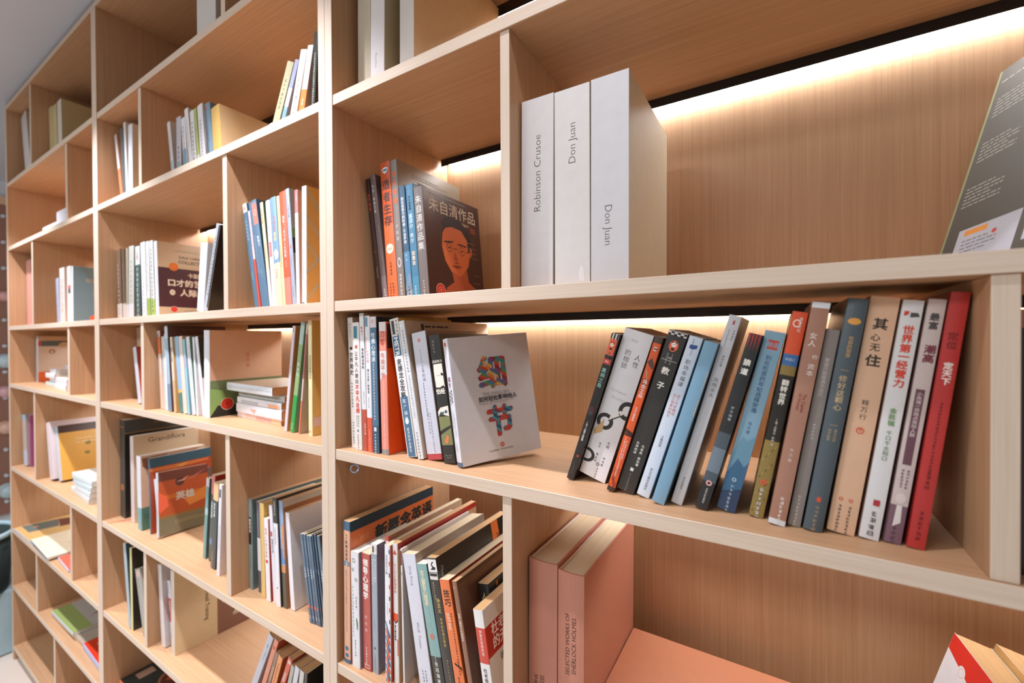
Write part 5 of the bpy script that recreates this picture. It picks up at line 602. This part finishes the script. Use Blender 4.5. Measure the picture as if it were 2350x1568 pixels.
book('white paperback with faded red characters and a rose panel', -0.2771, 0.04, 0.073, 0.0163, 0.2542, 0.145, -6.14, 'eae4ea', 'dcd4d4', (), (), (('k', 'S', 0.5, 0.95, -0.3, 3, 'b8a8b0'), ('v', 'S', 0.5, 0.86, -0.5, 'a8505c', '三言二拍今古', 0, 1), ('r', 'S', 0.15, 0.47, 0.85, 0.61, 'd8888a'), ('k', 'S', 0.5, 0.3, -0.2, 5, 'b8b0b8')), group='bright books leaning in the cell next to the bay upright')
book('sky picture paperback with red characters and a cream foot', -0.26, 0.04, 0.073, 0.0232, 0.2574, 0.15, -5.7, '7fa4c0', '7898b0', ((0, 0.4, 'ecd8b8'),), (), (('v', 'S', 0.5, 0.83, -0.44, 'd86a58', '安徒生童话', 0, 1.08), ('r', 'S', 0.35, 0.6, 0.65, 0.68, 'd8c8a0'), ('p', 'S', ((0.1, 0.5), (0.5, 0.53), (0.9, 0.49), (0.8, 0.44), (0.3, 0.43)), 'e0dccc'), ('k', 'S', 0.4, 0.34, -0.2, 4, '6a5a4a')), group='bright books leaning in the cell next to the bay upright')
book('slim cream paperback beside the vivid red one in the bright row', -0.2359, 0.04, 0.073, 0.0111, 0.2573, 0.145, -5.16, 'ecd2a4', 'dcc090', (), (), (('k', 'S', 0.5, 0.88, -0.4, 10, 'b8a078'), ('k', 'S', 0.5, 0.55, -0.4, 9, '7a6a50')), group='bright books leaning in the cell next to the bay upright')
book('vivid orange red paperback with white characters in the bright row', -0.224, 0.04, 0.073, 0.0231, 0.2634, 0.15, -5.04, 'f0603c', 'e0502c', ((0, 0.25, 'ea8878'),), (), (('v', 'S', 0.5, 0.79, -0.46, 'f4e0d8', '赢家——成功的人生智慧', 0.01, 1.05), ('v', 'S', 0.5, 0.4, -0.2, 'f4d0c4', '李津编', 0, 1.2)), group='bright books leaning in the cell next to the bay upright')
book('pale blue grey paperback with a green and black cover edge showing', -0.1984, 0.04, 0.073, 0.0139, 0.2671, 0.15, -5.39, 'a8b0c2', 'a8a49a', (), ((0.58, 0.66, '7a9a4c'), (0.45, 0.58, '2a2420')), (('v', 'S', 0.55, 0.86, -0.44, '7c8494', '文学名著', 0, 1.25), ('o', 'S', 0.6, 0.5, -0.16, -0.3, 'c8786c'), ('v', 'S', 0.5, 0.43, -0.3, 'd88a84', '鲁滨逊漂流记', 0, 1.05), ('k', 'S', 0.5, 0.16, -0.26, 5, '7c8494')), group='bright books leaning in the cell next to the bay upright')
book('white paperback with a rose and red panel at its top', -0.1837, 0.04, 0.073, 0.0121, 0.2577, 0.15, -1.03, 'e6dfe2', 'e0bcae', ((0.8, 1, 'd87a7c'),), (), (('v', 'S', 0.55, 0.96, -0.4, 'f0dcdc', '心理学', 0, 1.05), ('k', 'S', 0.55, 0.77, -0.3, 22, '7a7270')), group='bright books leaning in the cell next to the bay upright')
book('yellow book with a white lattice cover and red round sticker by the upright', -0.1637, 0.04, 0.073, 0.0166, 0.2605, 0.16, 0.67, 'ece6e2', 'e6b868', (), (), (('r', 'S', 0.05, 0.93, 0.9, 0.985, 'e6dcdc'), ('o', 'S', 0.3, 0.955, -0.1, -0.2, 'd88a84'), ('v', 'S', 0.25, 0.7, -0.26, '4a4440', '小学生', 0, 1.02), ('k', 'S', 0.3, 0.6, -0.2, 24, '6a6460'), ('r', 'S', 0.05, 0.005, 0.6, 0.03, '6f7f8c'), ('p', 'C', ((0.001, 0.04), (0.001, 0.07), (0.9, 0.72), (0.9, 0.69)), 'c8c4ac'), ('p', 'C', ((0.001, 0.26), (0.001, 0.29), (0.9, 0.94), (0.9, 0.91)), 'c8c4ac'), ('p', 'C', ((0.001, 0.51), (0.001, 0.54), (0.7, 0.04), (0.7, 0.01)), 'c8c4ac'), ('p', 'C', ((0.001, 0.73), (0.001, 0.76), (0.7, 0.26), (0.7, 0.23)), 'c8c4ac'), ('p', 'C', ((0.001, 0.95), (0.001, 0.98), (0.7, 0.48), (0.7, 0.45)), 'c8c4ac'), ('o', 'C', 0.3, 0.095, 13, 13, 'e8e0d0'), ('o', 'C', 0.3, 0.095, 12.3, 12.3, 'ea4c24'), ('o', 'C', 0.3, 0.095, 7, 7, 'f08a64', 0.88), ('p', 'C', ((0.3, 0.7), (0.42, 0.76), (0.54, 0.7), (0.42, 0.64)), '2a2826')), group='bright books leaning in the cell next to the bay upright')
book('pale cream paperback half hidden behind the middle shelf divider', -1.2481, 0.1, -0.212, 0.0565, 0.2576, 0.14, -4.28, 'c8b298', 'b89a78', (), (), (), group='books at the far end of the middle shelf')
book('bluish white paperback leaning towards the middle shelf divider', -1.0838, 0.045, -0.212, 0.0249, 0.19, 0.14, -11.92, 'c8ccd4', 'b0483c', (), (), (), group='books at the far end of the middle shelf')
book('orange and white paperback, first of the row before the cream tea book', -0.8879, 0.0376, -0.212, 0.0208, 0.2403, 0.14, -5.59, 'd8c4bc', '8a4a2a', ((0.7, 0.92, 'd8754c'), (0, 0.45, 'e0b8a4')), (), (('o', 'S', 0.5, 0.94, -0.25, -0.3, '7a7a84'),), group='books beside the cream tea book')
book('pale grey paperback with green print near the orange and white one', -0.8663, 0.0382, -0.212, 0.0189, 0.2221, 0.14, -3.89, 'c4c4bc', 'b0a898', (), (), (('k', 'S', 0.5, 0.8, -0.35, 10, '7a8a70'),), group='books beside the cream tea book')
book('white paperback with sky blue top, before the tallest slate spine', -0.8466, 0.0363, -0.212, 0.011, 0.2297, 0.14, -2.55, 'dcdce4', 'c8c8cc', ((0.8, 1, 'a8c4d4'),), (), (), group='books beside the cream tea book')
book('tallest slim pale blue book with a slate foot in the row', -0.8133, 0.031, -0.212, 0.0187, 0.254, 0.16, -5.82, '9ab4c8', '5a3c34', ((0, 0.32, '6f8aa4'), (0.85, 1, 'c4ccd8')), (), (('h', 'C', 0.45, 0.955, 10, '8a6450', 'INDISPENSABLE'),), group='books beside the cream tea book')
book('cream paperback with bold black characters and an ochre foot', -0.7762, 0.0305, -0.212, 0.0126, 0.2212, 0.14, -6.16, 'd8c8b4', 'c89a5c', ((0, 0.42, 'cfae88'),), (), (('v', 'S', 0.5, 0.86, -0.55, '3a3430', '销售巨人话术', 0.03, 1.05),), group='books beside the cream tea book')
book('sky blue paperback with a dark green foot', -0.7555, 0.0362, -0.212, 0.0238, 0.222, 0.14, -8.04, '8fb0cc', '9a4034', ((0, 0.26, '4a7a70'), (0.26, 0.3, 'd0b060')), (), (), group='books beside the cream tea book')
book('cream and peach paperback between two blue spines', -0.727, 0.0346, -0.212, 0.0226, 0.2226, 0.145, -7.41, 'd8ccc0', 'c89a7c', ((0, 0.55, 'e8cfc0'),), (), (), group='books beside the cream tea book')
book('light turquoise paperback in the row before the cream tea book', -0.6981, 0.0337, -0.212, 0.012, 0.2147, 0.145, -7.67, '8fc0cc', '7a9aa4', ((0.62, 0.78, 'a8a4c0'),), (), (), group='books beside the cream tea book')
book('white paperback with dark green speckled edge', -0.6794, 0.0372, -0.212, 0.0197, 0.2216, 0.145, -9.16, 'd4dadc', '5f7a68', (), (), (('k', 'S', 0.75, 0.9, -0.2, 20, '6a7a74'),), group='books beside the cream tea book')
book('white glossy paperback with a curling foot beside the dark cover', -0.6588, 0.0391, -0.212, 0.0095, 0.2202, 0.145, -5.57, 'dde0e6', 'd8d4d4', (), (), (('k', 'S', 0.4, 0.85, -0.2, 16, '8a8c94'),), group='books beside the cream tea book')
book('white spined paperback with a dark brown and pink cover', -0.6293, 0.0419, -0.212, 0.0147, 0.2231, 0.15, -10.5, 'dde0e6', '3f3730', (), ((0, 0.47, 'e8cfc4'),), (), group='books beside the cream tea book')
book('large cream hardcover about tea with a green picture band and red sticker', -0.6143, 0.0396, -0.212, 0.0302, 0.2378, 0.2, 0.44, 'dcdde6', 'd0a888', (), ((0, 0.42, '6a7d52'),), (('h', 'C', 0.5, 0.71, 13, 'c8683c', '品', 0), ('h', 'C', 0.5, 0.645, 13, 'c8683c', '茶', 0), ('h', 'C', 0.5, 0.58, 13, 'c8683c', '香', 0), ('r', 'C', 0.58, 0.6, 0.585, 0.72, 'c8805c'), ('k', 'C', 0.45, 0.66, 3, 4, 'c8805c'), ('k', 'C', 0.82, 0.85, 3, 9, 'b08a68'), ('p', 'C', ((0, 0), (0.3, 0), (0.16, 0.3), (0, 0.33)), '8fb468'), ('p', 'C', ((0, 0), (0.9, 0), (0.9, 0.1), (0.1, 0.13)), '2c2a22'), ('p', 'C', ((0.5, 0.18), (0.56, 0.26), (0.5, 0.25), (0.47, 0.2)), 'c8c8a8'), ('o', 'C', 0.22, 0.14, 17, 17, 'e0d0c0'), ('o', 'C', 0.22, 0.14, 15.5, 15.5, 'cc2a18'), ('o', 'C', 0.22, 0.14, 9, 9, 'd85a44', 0.85)), group='books beside the cream tea book', hard=1, gloss=0)
book('pale pink spined paperback with an orange cover edge, leaning on the green one', -0.2448, 0.045, -0.212, 0.0102, 0.2442, 0.15, 8.88, 'd9ccd4', 'd88a50', (), (), (('r', 'S', 0.2, 0.94, 0.6, 0.98, '8a8a98'), ('v', 'S', 0.45, 0.62, -0.5, '8a7a80', '读史记识人', 0, 1.1)), group='slim books against the bay upright')
book('glossy green paperback with white characters and a bright green foot', -0.222, 0.045, -0.212, 0.0148, 0.2529, 0.15, 10.5, '8fae7a', '7a9a6a', ((0, 0.34, '2f9a48'), (0.8, 1, 'a8c4bc')), (), (('v', 'S', 0.5, 0.64, -0.62, 'e4ecd8', '变米乃', 0.02, 1.25), ('a', 'S', 0.45, 0.03, -0.3, 'e8f4e0', 'Business', 0)), group='slim books against the bay upright')
book('slim rose paperback next to the green one', -0.1894, 0.045, -0.212, 0.0048, 0.25, 0.15, 7.8, 'dcc0bc', 'b8ac98', ((0, 0.3, 'e0705c'), (0.5, 0.9, 'b86a70')), (), (), group='slim books against the bay upright')
book('pale yellow spined book with dark characters and a yellow cover by the upright', -0.1512, 0.045, -0.212, 0.0132, 0.2531, 0.16, 0.21, 'ecdfae', 'e6be6a', (), (), (('v', 'S', 0.55, 0.7, -0.5, '5a5240', '家庭营养配餐指南', 0, 1), ('k', 'S', 0.5, 0.4, -0.26, 5, '9a8a68'), ('r', 'S', 0.3, 0.03, 0.6, 0.045, 'd8604a'), ('o', 'C', 0.3, 0.955, 4, 4, '4a5058'), ('r', 'C', 0, 0.08, 1, 0.16, 'e0c8bc')), group='slim books against the bay upright')
book('very large dark slate album with gold marks, against the far upright', -1.2673, 0.05, -0.626, 0.0425, 0.345, 0.2, 0.38, '34393a', '33393a', (), ((0, 0.86, '14120f'),), (('r', 'S', 0.15, 0.92, 0.85, 0.935, '8a5a30'), ('r', 'S', 0.2, 0.28, 0.8, 0.34, '9a6038'), ('w', 'C', 0.42, 0.945, 60, 3, 1, 'b8824a'), ('o', 'C', 0.92, 0.93, 14, 9, 'b8843c'), ('r', 'C', 0, 0.862, 1, 0.868, 'a8804c')), group='albums beside the orange hero book', pages='c')
book('pinkish white album with handwritten lettering across its cover top', -1.1775, 0.052, -0.626, 0.0279, 0.295, 0.195, -0.86, 'd4c4c2', 'cdb696', (), (), (('h', 'C', 0.5, 0.935, 24, '5a4634', 'Grandiflora', 0.01),), group='albums beside the orange hero book')
book('white spined album with a speckled brown cover and a teal foot', -1.0815, 0.04, -0.626, 0.0312, 0.2421, 0.19, -1.87, 'd4d4da', 'cfae90', ((0, 0.3, '6f9aa0'),), ((0, 0.3, '4f7a68'),), (('p', 'C', ((0.02, 0.97), (0.4, 0.98), (0.35, 0.86), (0.1, 0.8), (0.03, 0.86)), '8a5a44'), ('p', 'C', ((0.4, 0.97), (0.9, 0.98), (0.8, 0.94), (0.45, 0.93)), '9a6a50'), ('w', 'C', 0.04, 0.2, 20, 3, 3, '3a5a4c')), group='albums beside the orange hero book')
book('album with a petrol blue and red banded top behind the hero book', -1.0002, 0.045, -0.626, 0.0084, 0.2431, 0.178, -1.97, '3f6478', '35596a', (), ((0, 0.87, 'b04a28'),), (('p', 'C', ((0, 0.86), (0.95, 0.86), (0.95, 0.83), (0.4, 0.8), (0, 0.82)), 'd8783c'), ('p', 'C', ((0.4, 0.84), (0.62, 0.86), (0.5, 0.81)), 'e8a850')), group='albums beside the orange hero book')
book('white striped slim paperback with a blue foot beside the hero book', -0.9624, 0.0546, -0.626, 0.017, 0.1782, 0.16, -11.24, 'd4d4da', '6a5a50', ((0, 0.22, '6f88b4'),), (), (), group='albums beside the orange hero book')
book('teal paperback with a pale top label leaning on the lower divider', -0.6815, 0.06, -0.626, 0.0158, 0.2354, 0.14, 6.83, '6f9a98', '4c6c62', ((0.9, 1, 'd8d4dc'), (0.55, 0.63, 'a8c4c8')), (), (), group='narrow books leaning on the lower divider', pages='c')
book('red topped dark paperback between the teal one and the peach topped one', -0.647, 0.06, -0.626, 0.0181, 0.2489, 0.15, 5.7, '4a5250', 'b83a28', ((0.78, 1, 'd07a74'), (0.2, 0.27, '5f8ab0')), (), (('v', 'S', 0.5, 0.7, -0.5, 'd4dcd8', '总裁的智慧', 0.02, 1.05),), group='narrow books leaning on the lower divider', pages='c')
book('charcoal paperback with a peach top and white characters', -0.6019, 0.045, -0.626, 0.0249, 0.2388, 0.15, 6.01, '454c48', '33302c', ((0.8, 1, 'eec08c'),), (), (('v', 'S', 0.4, 0.77, -0.38, 'e0e4e0', '商务沟通', 0.02, 1.05), ('k', 'S', 0.35, 0.2, -0.2, 8, 'c4c8c4')), group='narrow books leaning on the lower divider', pages='c')
book('white paperback with small grey print nearest the lower divider', -0.5455, 0.035, -0.626, 0.0144, 0.2456, 0.15, 4.43, 'dcdce4', 'd0c8c4', (), (), (('r', 'S', 0.2, 0.86, 0.8, 0.95, '4a5458'), ('k', 'S', 0.6, 0.55, -0.3, 12, '6a6c74')), group='narrow books leaning on the lower divider', pages='c')
book('slate green textbook with a black label and red sticker against the divider', -0.4059, 0.0472, -0.626, 0.015, 0.2262, 0.235, -0.35, '7d908e', '6a7a78', (), (), (('r', 'S', 0, 0.5, 0.85, 0.8, '1f1c1a'), ('v', 'S', 0.45, 0.785, -0.6, 'e8e4dc', '教师用书', 0.02, 1), ('k', 'S', 0.5, 0.42, -0.3, 8, '5a6460'), ('o', 'C', 0.15, 0.1, 11, 13, 'e0d0b8'), ('o', 'C', 0.15, 0.1, 10, 12, 'c83018')), group='books beside the navy booklets', pages='t')
book('slim paperback with a dark grey top and white foot beside the textbook', -0.3728, 0.0515, -0.626, 0.0138, 0.2238, 0.16, -1.64, '6a6c78', '50525c', ((0.24, 0.6, 'ddd8dc'), (0, 0.24, '4a5058')), (), (('k', 'S', 0.5, 0.9, -0.3, 12, 'b8a8b4'),), group='books beside the navy booklets', pages='c')
book('mustard yellow paperback with plain spine beside the navy booklets group', -0.3476, 0.0452, -0.626, 0.0179, 0.2277, 0.21, -1.32, 'e0bd76', 'd8b060', (), (), (('k', 'S', 0.4, 0.7, -0.16, 20, 'c8a868'),), group='books beside the navy booklets', pages='t')
book('short white paperback with red characters and a red seal', -0.3207, 0.0425, -0.626, 0.0173, 0.1961, 0.15, -2.54, 'e4e0e2', 'b83a2c', (), (), (('v', 'S', 0.5, 0.89, -0.48, 'c0503c', '最感人的励志故事', 0, 1.1), ('r', 'S', 0.25, 0.46, 0.75, 0.5, 'c0402c'), ('k', 'S', 0.5, 0.38, -0.14, 10, 'b8b4b8')), group='books beside the navy booklets', pages='c')
book('slim white paperback with a red square and black characters', -0.2972, 0.0461, -0.626, 0.0139, 0.2298, 0.15, -4.11, 'd8d6de', 'c8c4c0', (), (), (('r', 'S', 0.2, 0.68, 0.7, 0.73, 'c0402c'), ('v', 'S', 0.6, 0.66, -0.5, '4a4a54', '管理的艺术', 0.01, 1)), group='books beside the navy booklets', pages='c')
book('white paperback with a black top block and grey characters', -0.2784, 0.0425, -0.626, 0.0167, 0.2531, 0.2, -3.09, 'dfdde2', '3a3630', ((0.765, 1, '35352f'),), (), (('v', 'S', 0.5, 0.97, -0.4, 'b8b4a8', '管理者手册', 0, 1.05), ('v', 'S', 0.45, 0.73, -0.34, '6a6a74', '记者生活的哲学', 0, 1.05), ('r', 'S', 0.4, 0.165, 0.6, 0.18, '4a4a54')), group='books beside the navy booklets', pages='t')
book('paperback with a blue and brown portrait spine and olive foot', -0.2595, 0.0472, -0.626, 0.016, 0.2474, 0.2, -3.41, '8fa0bc', 'a8734c', ((0, 0.33, '524c3c'), (0.33, 0.4, 'c88a5c'), (0.41, 0.55, '5f88b4')), ((0.94, 1, 'c8c0b0'),), (('v', 'S', 0.35, 0.76, -0.36, 'dce4f0', '安迪沃霍尔', 0, 1.05), ('p', 'S', ((0.6, 0.75), (0.98, 0.8), (0.98, 0.45), (0.65, 0.5)), 'd88a50')), group='books beside the navy booklets', pages='t')
book('tall plain white book with a bare cover, just before the navy booklets', -0.2359, 0.0518, -0.626, 0.016, 0.2227, 0.22, -5.16, 'e2dfe4', 'dfd8d4', (), (), (('k', 'S', 0.5, 0.9, -0.2, 8, 'b0aeb8'),), group='books beside the navy booklets', pages='t')
book('first of the thin navy booklets leaning by the bay upright, counted from the white book', -0.1552, 0.0459, -0.626, 0.009, 0.1919, 0.14, -10, '52697e', '2f3b47', (), (), (('k', 'S', 0.5, 0.93, -0.26, 12, 'a8b8c4'), ('k', 'S', 0.5, 0.62, -0.5, 4, 'd8e0e8'), ('o', 'S', 0.45, 0.185, -0.3, -0.42, 'e86a54'), ('k', 'S', 0.5, 0.09, -0.4, 2, 'd8e0e8')), group='books beside the navy booklets', pages='c')
book('second of the thin navy booklets leaning by the bay upright, counted from the white book', -0.1452, 0.0469, -0.626, 0.0077, 0.1927, 0.14, -10, '52697e', '2f3b47', (), (), (('k', 'S', 0.5, 0.93, -0.26, 12, 'a8b8c4'), ('k', 'S', 0.5, 0.62, -0.5, 4, 'd8e0e8'), ('o', 'S', 0.45, 0.185, -0.3, -0.42, 'e86a54'), ('k', 'S', 0.5, 0.09, -0.4, 2, 'd8e0e8')), group='books beside the navy booklets', pages='c')
book('third of the thin navy booklets leaning by the bay upright, counted from the white book', -0.1365, 0.0483, -0.626, 0.0088, 0.1915, 0.14, -10, '52697e', '2f3b47', (), (), (('k', 'S', 0.5, 0.93, -0.26, 12, 'a8b8c4'), ('k', 'S', 0.5, 0.62, -0.5, 4, 'd8e0e8'), ('o', 'S', 0.45, 0.185, -0.3, -0.42, 'e86a54'), ('k', 'S', 0.5, 0.09, -0.4, 2, 'd8e0e8')), group='books beside the navy booklets', pages='c')
book('fourth of the thin navy booklets leaning by the bay upright, counted from the white book', -0.1267, 0.0484, -0.626, 0.007, 0.1925, 0.14, -10, '52697e', '2f3b47', (), (), (('k', 'S', 0.5, 0.93, -0.26, 12, 'a8b8c4'), ('k', 'S', 0.5, 0.62, -0.5, 4, 'd8e0e8'), ('o', 'S', 0.45, 0.185, -0.3, -0.42, 'e86a54'), ('k', 'S', 0.5, 0.09, -0.4, 2, 'd8e0e8')), group='books beside the navy booklets', pages='c')
book('fifth of the thin navy booklets leaning by the bay upright, counted from the white book', -0.1188, 0.0506, -0.626, 0.0031, 0.1968, 0.14, -10, '52697e', '2f3b47', (), (), (('k', 'S', 0.5, 0.93, -0.26, 12, 'a8b8c4'), ('k', 'S', 0.5, 0.62, -0.5, 4, 'd8e0e8'), ('o', 'S', 0.45, 0.185, -0.3, -0.42, 'e86a54'), ('k', 'S', 0.5, 0.09, -0.4, 2, 'd8e0e8')), group='books beside the navy booklets', pages='c')
book('sixth of the thin navy booklets leaning by the bay upright, counted from the white book', -0.1135, 0.0525, -0.626, 0.0043, 0.1969, 0.14, -10, '52697e', '2f3b47', (), (), (('k', 'S', 0.5, 0.93, -0.26, 12, 'a8b8c4'), ('k', 'S', 0.5, 0.62, -0.5, 4, 'd8e0e8'), ('o', 'S', 0.45, 0.185, -0.3, -0.42, 'e86a54'), ('k', 'S', 0.5, 0.09, -0.4, 2, 'd8e0e8')), group='books beside the navy booklets', pages='c')
book('seventh of the thin navy booklets leaning by the bay upright, counted from the white book', -0.1073, 0.0543, -0.626, 0.0105, 0.1952, 0.14, -10, '52697e', '2f3b47', (), (), (('k', 'S', 0.5, 0.93, -0.26, 12, 'a8b8c4'), ('k', 'S', 0.5, 0.62, -0.5, 4, 'd8e0e8'), ('o', 'S', 0.45, 0.185, -0.3, -0.42, 'e86a54'), ('k', 'S', 0.5, 0.09, -0.4, 2, 'd8e0e8')), group='books beside the navy booklets', pages='c')
book('pale blue paperback leaning in the low cell beside the far upright', -1.0819, 0.0126, -0.938, 0.0216, 0.2697, 0.16, -8.74, 'a4b4bc', '44524f', (), (), (), group='books leaning in the low cell of the middle bay', pages='c')
book('yellow spined paperback with a black cover in the low cell', -1.0598, 0.0126, -0.938, 0.0141, 0.2653, 0.15, -1.33, 'd8cc8c', '26241c', (), (), (), group='books leaning in the low cell of the middle bay', pages='c')
book('grey paperback with a pink mark leaning against the low divider', -0.9867, 0.02, -0.938, 0.0439, 0.206, 0.13, -17.78, '9a9890', 'a8a094', (), (), (('r', 'S', 0.2, 0.88, 0.8, 0.97, 'c8a8a0'), ('k', 'S', 0.5, 0.7, -0.2, 9, 'b8b4ac')), group='books leaning in the low cell of the middle bay', pages='c')
book('white paperback standing by the low divider, first before the training book', -0.8868, 0.0324, -0.938, 0.0264, 0.2465, 0.15, -5.71, 'd8d0d0', 'cfc4c0', (), (), (), group='books around the Magic E-mail Training book', pages='c')
book('white paperback with a red panel and black spine edge', -0.8481, 0.0447, -0.938, 0.022, 0.2, 0.15, -8.97, 'd8d4d8', '262422', ((0.38, 0.74, 'c83a30'),), (), (('v', 'S', 0.4, 0.97, -0.35, '4a4644', '中国企业', 0, 1.05), ('v', 'S', 0.4, 0.7, -0.35, 'f0d8d0', '最薄弱的', 0.02, 1.05)), group='books around the Magic E-mail Training book', pages='c')
book('large pale blue white book leaning steeply, first of the low leaning group', -0.4337, 0.045, -0.938, 0.0191, 0.2558, 0.21, 27.88, 'c4c8d8', 'c8c0b8', (), (), (('p', 'S', ((0.5, 0.9), (0.62, 0.88), (0.6, 0.84), (0.52, 0.83)), '6a6a5c'), ('k', 'S', 0.6, 0.8, -0.2, 7, '7a7a88')), group='books leaning steeply against the upright in the lowest visible cell', pages='t')
book('coral paperback with pink characters leaning in the low group', -0.3916, 0.045, -0.938, 0.0151, 0.2462, 0.2, 24.29, 'e08a6c', 'b04a2c', (), (), (('v', 'S', 0.5, 0.65, -0.5, 'ecc4bc', '心理', 0.02), ('o', 'S', 0.5, 0.9, -0.3, -0.3, 'c86a4c')), group='books leaning steeply against the upright in the lowest visible cell', pages='t')
book('brown green picture spine between coral and orange in the low group', -0.3696, 0.045, -0.938, 0.0111, 0.2118, 0.2, 22.97, '8a7464', '7a6454', (), (), (('r', 'S', 0.3, 0.6, 0.9, 0.8, 'c89a7c'),), group='books leaning steeply against the upright in the lowest visible cell', pages='t')
book('bright orange spine with black script in the low leaning group', -0.3513, 0.045, -0.938, 0.0166, 0.2063, 0.2, 21.76, 'f0985c', 'a86a40', (), (), (('k', 'S', 0.5, 0.9, -0.4, 12, '8a4a28'),), group='books leaning steeply against the upright in the lowest visible cell', pages='t')
book('red spine with a white outlined title in the low leaning group', -0.327, 0.045, -0.938, 0.0147, 0.2219, 0.2, 24.59, 'd85a34', 'c8401c', (), (), (('v', 'S', 0.5, 0.8, -0.46, 'e8e0dc', '出类拔萃', 0.03, 1), ('r', 'S', 0.2, 0.93, 0.9, 0.97, 'ecd0c8')), group='books leaning steeply against the upright in the lowest visible cell', pages='t')
book('glossy grey spine next to the red one in the low leaning group', -0.286, 0.045, -0.938, 0.0123, 0.1992, 0.2, 17.97, 'b4b4ac', '8a8478', (), (), (), group='books leaning steeply against the upright in the lowest visible cell', pages='t')
book('white spine, first of two white ones in the low leaning group', -0.2628, 0.045, -0.938, 0.0155, 0.2017, 0.2, 15.66, 'd4d8e0', '4a5a50', (), (), (('k', 'S', 0.4, 0.2, -0.3, 4, '6a6a74'),), group='books leaning steeply against the upright in the lowest visible cell', pages='t')
book('cream white spine, second of two white ones in the low leaning group', -0.2281, 0.045, -0.938, 0.015, 0.1959, 0.2, 11.01, 'd0d0d0', 'b8a898', (), (), (('k', 'S', 0.4, 0.2, -0.3, 4, '6a6a74'),), group='books leaning steeply against the upright in the lowest visible cell', pages='t')
book('dark brown spine beside the bay upright in the low leaning group', -0.1912, 0.045, -0.938, 0.0087, 0.1954, 0.2, 5.39, '3a3430', '2f2a26', (), (), (), group='books leaning steeply against the upright in the lowest visible cell', pages='t')
book('black spine with pink characters last of the low leaning group', -0.181, 0.045, -0.938, 0.0203, 0.2236, 0.2, 28.08, '453c38', '38302c', (), (), (('h', 'S', 0.55, 0.82, -0.4, 'd88a84', '人生', 0.02),), group='books leaning steeply against the upright in the lowest visible cell', pages='t')
book('upright picture book with slate banded cover behind the small white stack', -2.5385, 0.09, -0.212, 0.0365, 0.235, 0.23, 2.94, 'c8ccd8', 'c8b4a0', (), ((0.9, 1, 'b89a78'), (0.78, 0.9, '4a5a58'), (0, 0.22, 'd8622c')), (('o', 'C', 0.42, 0.8, 22, 16, 'c0a888'), ('o', 'C', 0.22, 0.66, 12, 11, '8a4a2c'), ('o', 'C', 0.22, 0.655, 6, 5, 'e0c8b0'), ('h', 'C', 0.6, 0.52, 24, '6a7a60', '町', 0.03), ('h', 'C', 0.6, 0.36, 24, '5a6850', '商', 0.04), ('v', 'C', 0.86, 0.66, 11, '6a4c38', '创意市集', 0.02, 1.1), ('r', 'C', 0, 0.78, 0.05, 0.9, 'b84a38')), group='magazine in the end bay')
# coral bookmark ribbon hanging over the shelf edge
bm = bmesh.new(); pts = [(-1.198, .062), (-1.2066, .0416), (-1.218, .0183), (-1.2265, .0025)]
L_ = []
for i, (x, y) in enumerate(pts):
    z = -.6257+.0009*(i % 2); L_.append([bm.verts.new((x+dx, y+dy, z+dz)) for dx, dy, dz in ((-.0015, .001, 0), (.0015, -.001, 0), (.0015, -.001, .0006), (-.0015, .001, .0006))])
for a, b in zip(L_, L_[1:]):
    for i in range(4): bm.faces.new((a[i], a[(i+1) % 4], b[(i+1) % 4], b[i]))
bm.faces.new(L_[0][::-1]); bm.faces.new(L_[-1]); bmesh.ops.recalc_face_normals(bm, faces=bm.faces[:])
me = bpy.data.meshes.new('m'); bm.to_mesh(me); bm.free()
tag(link('bookmark_ribbon', me, mat('coral_ribbon', lin('e2604a'), .6)), 'thin coral ribbon lying on the shelf in front of the dark slate album', 'ribbon')
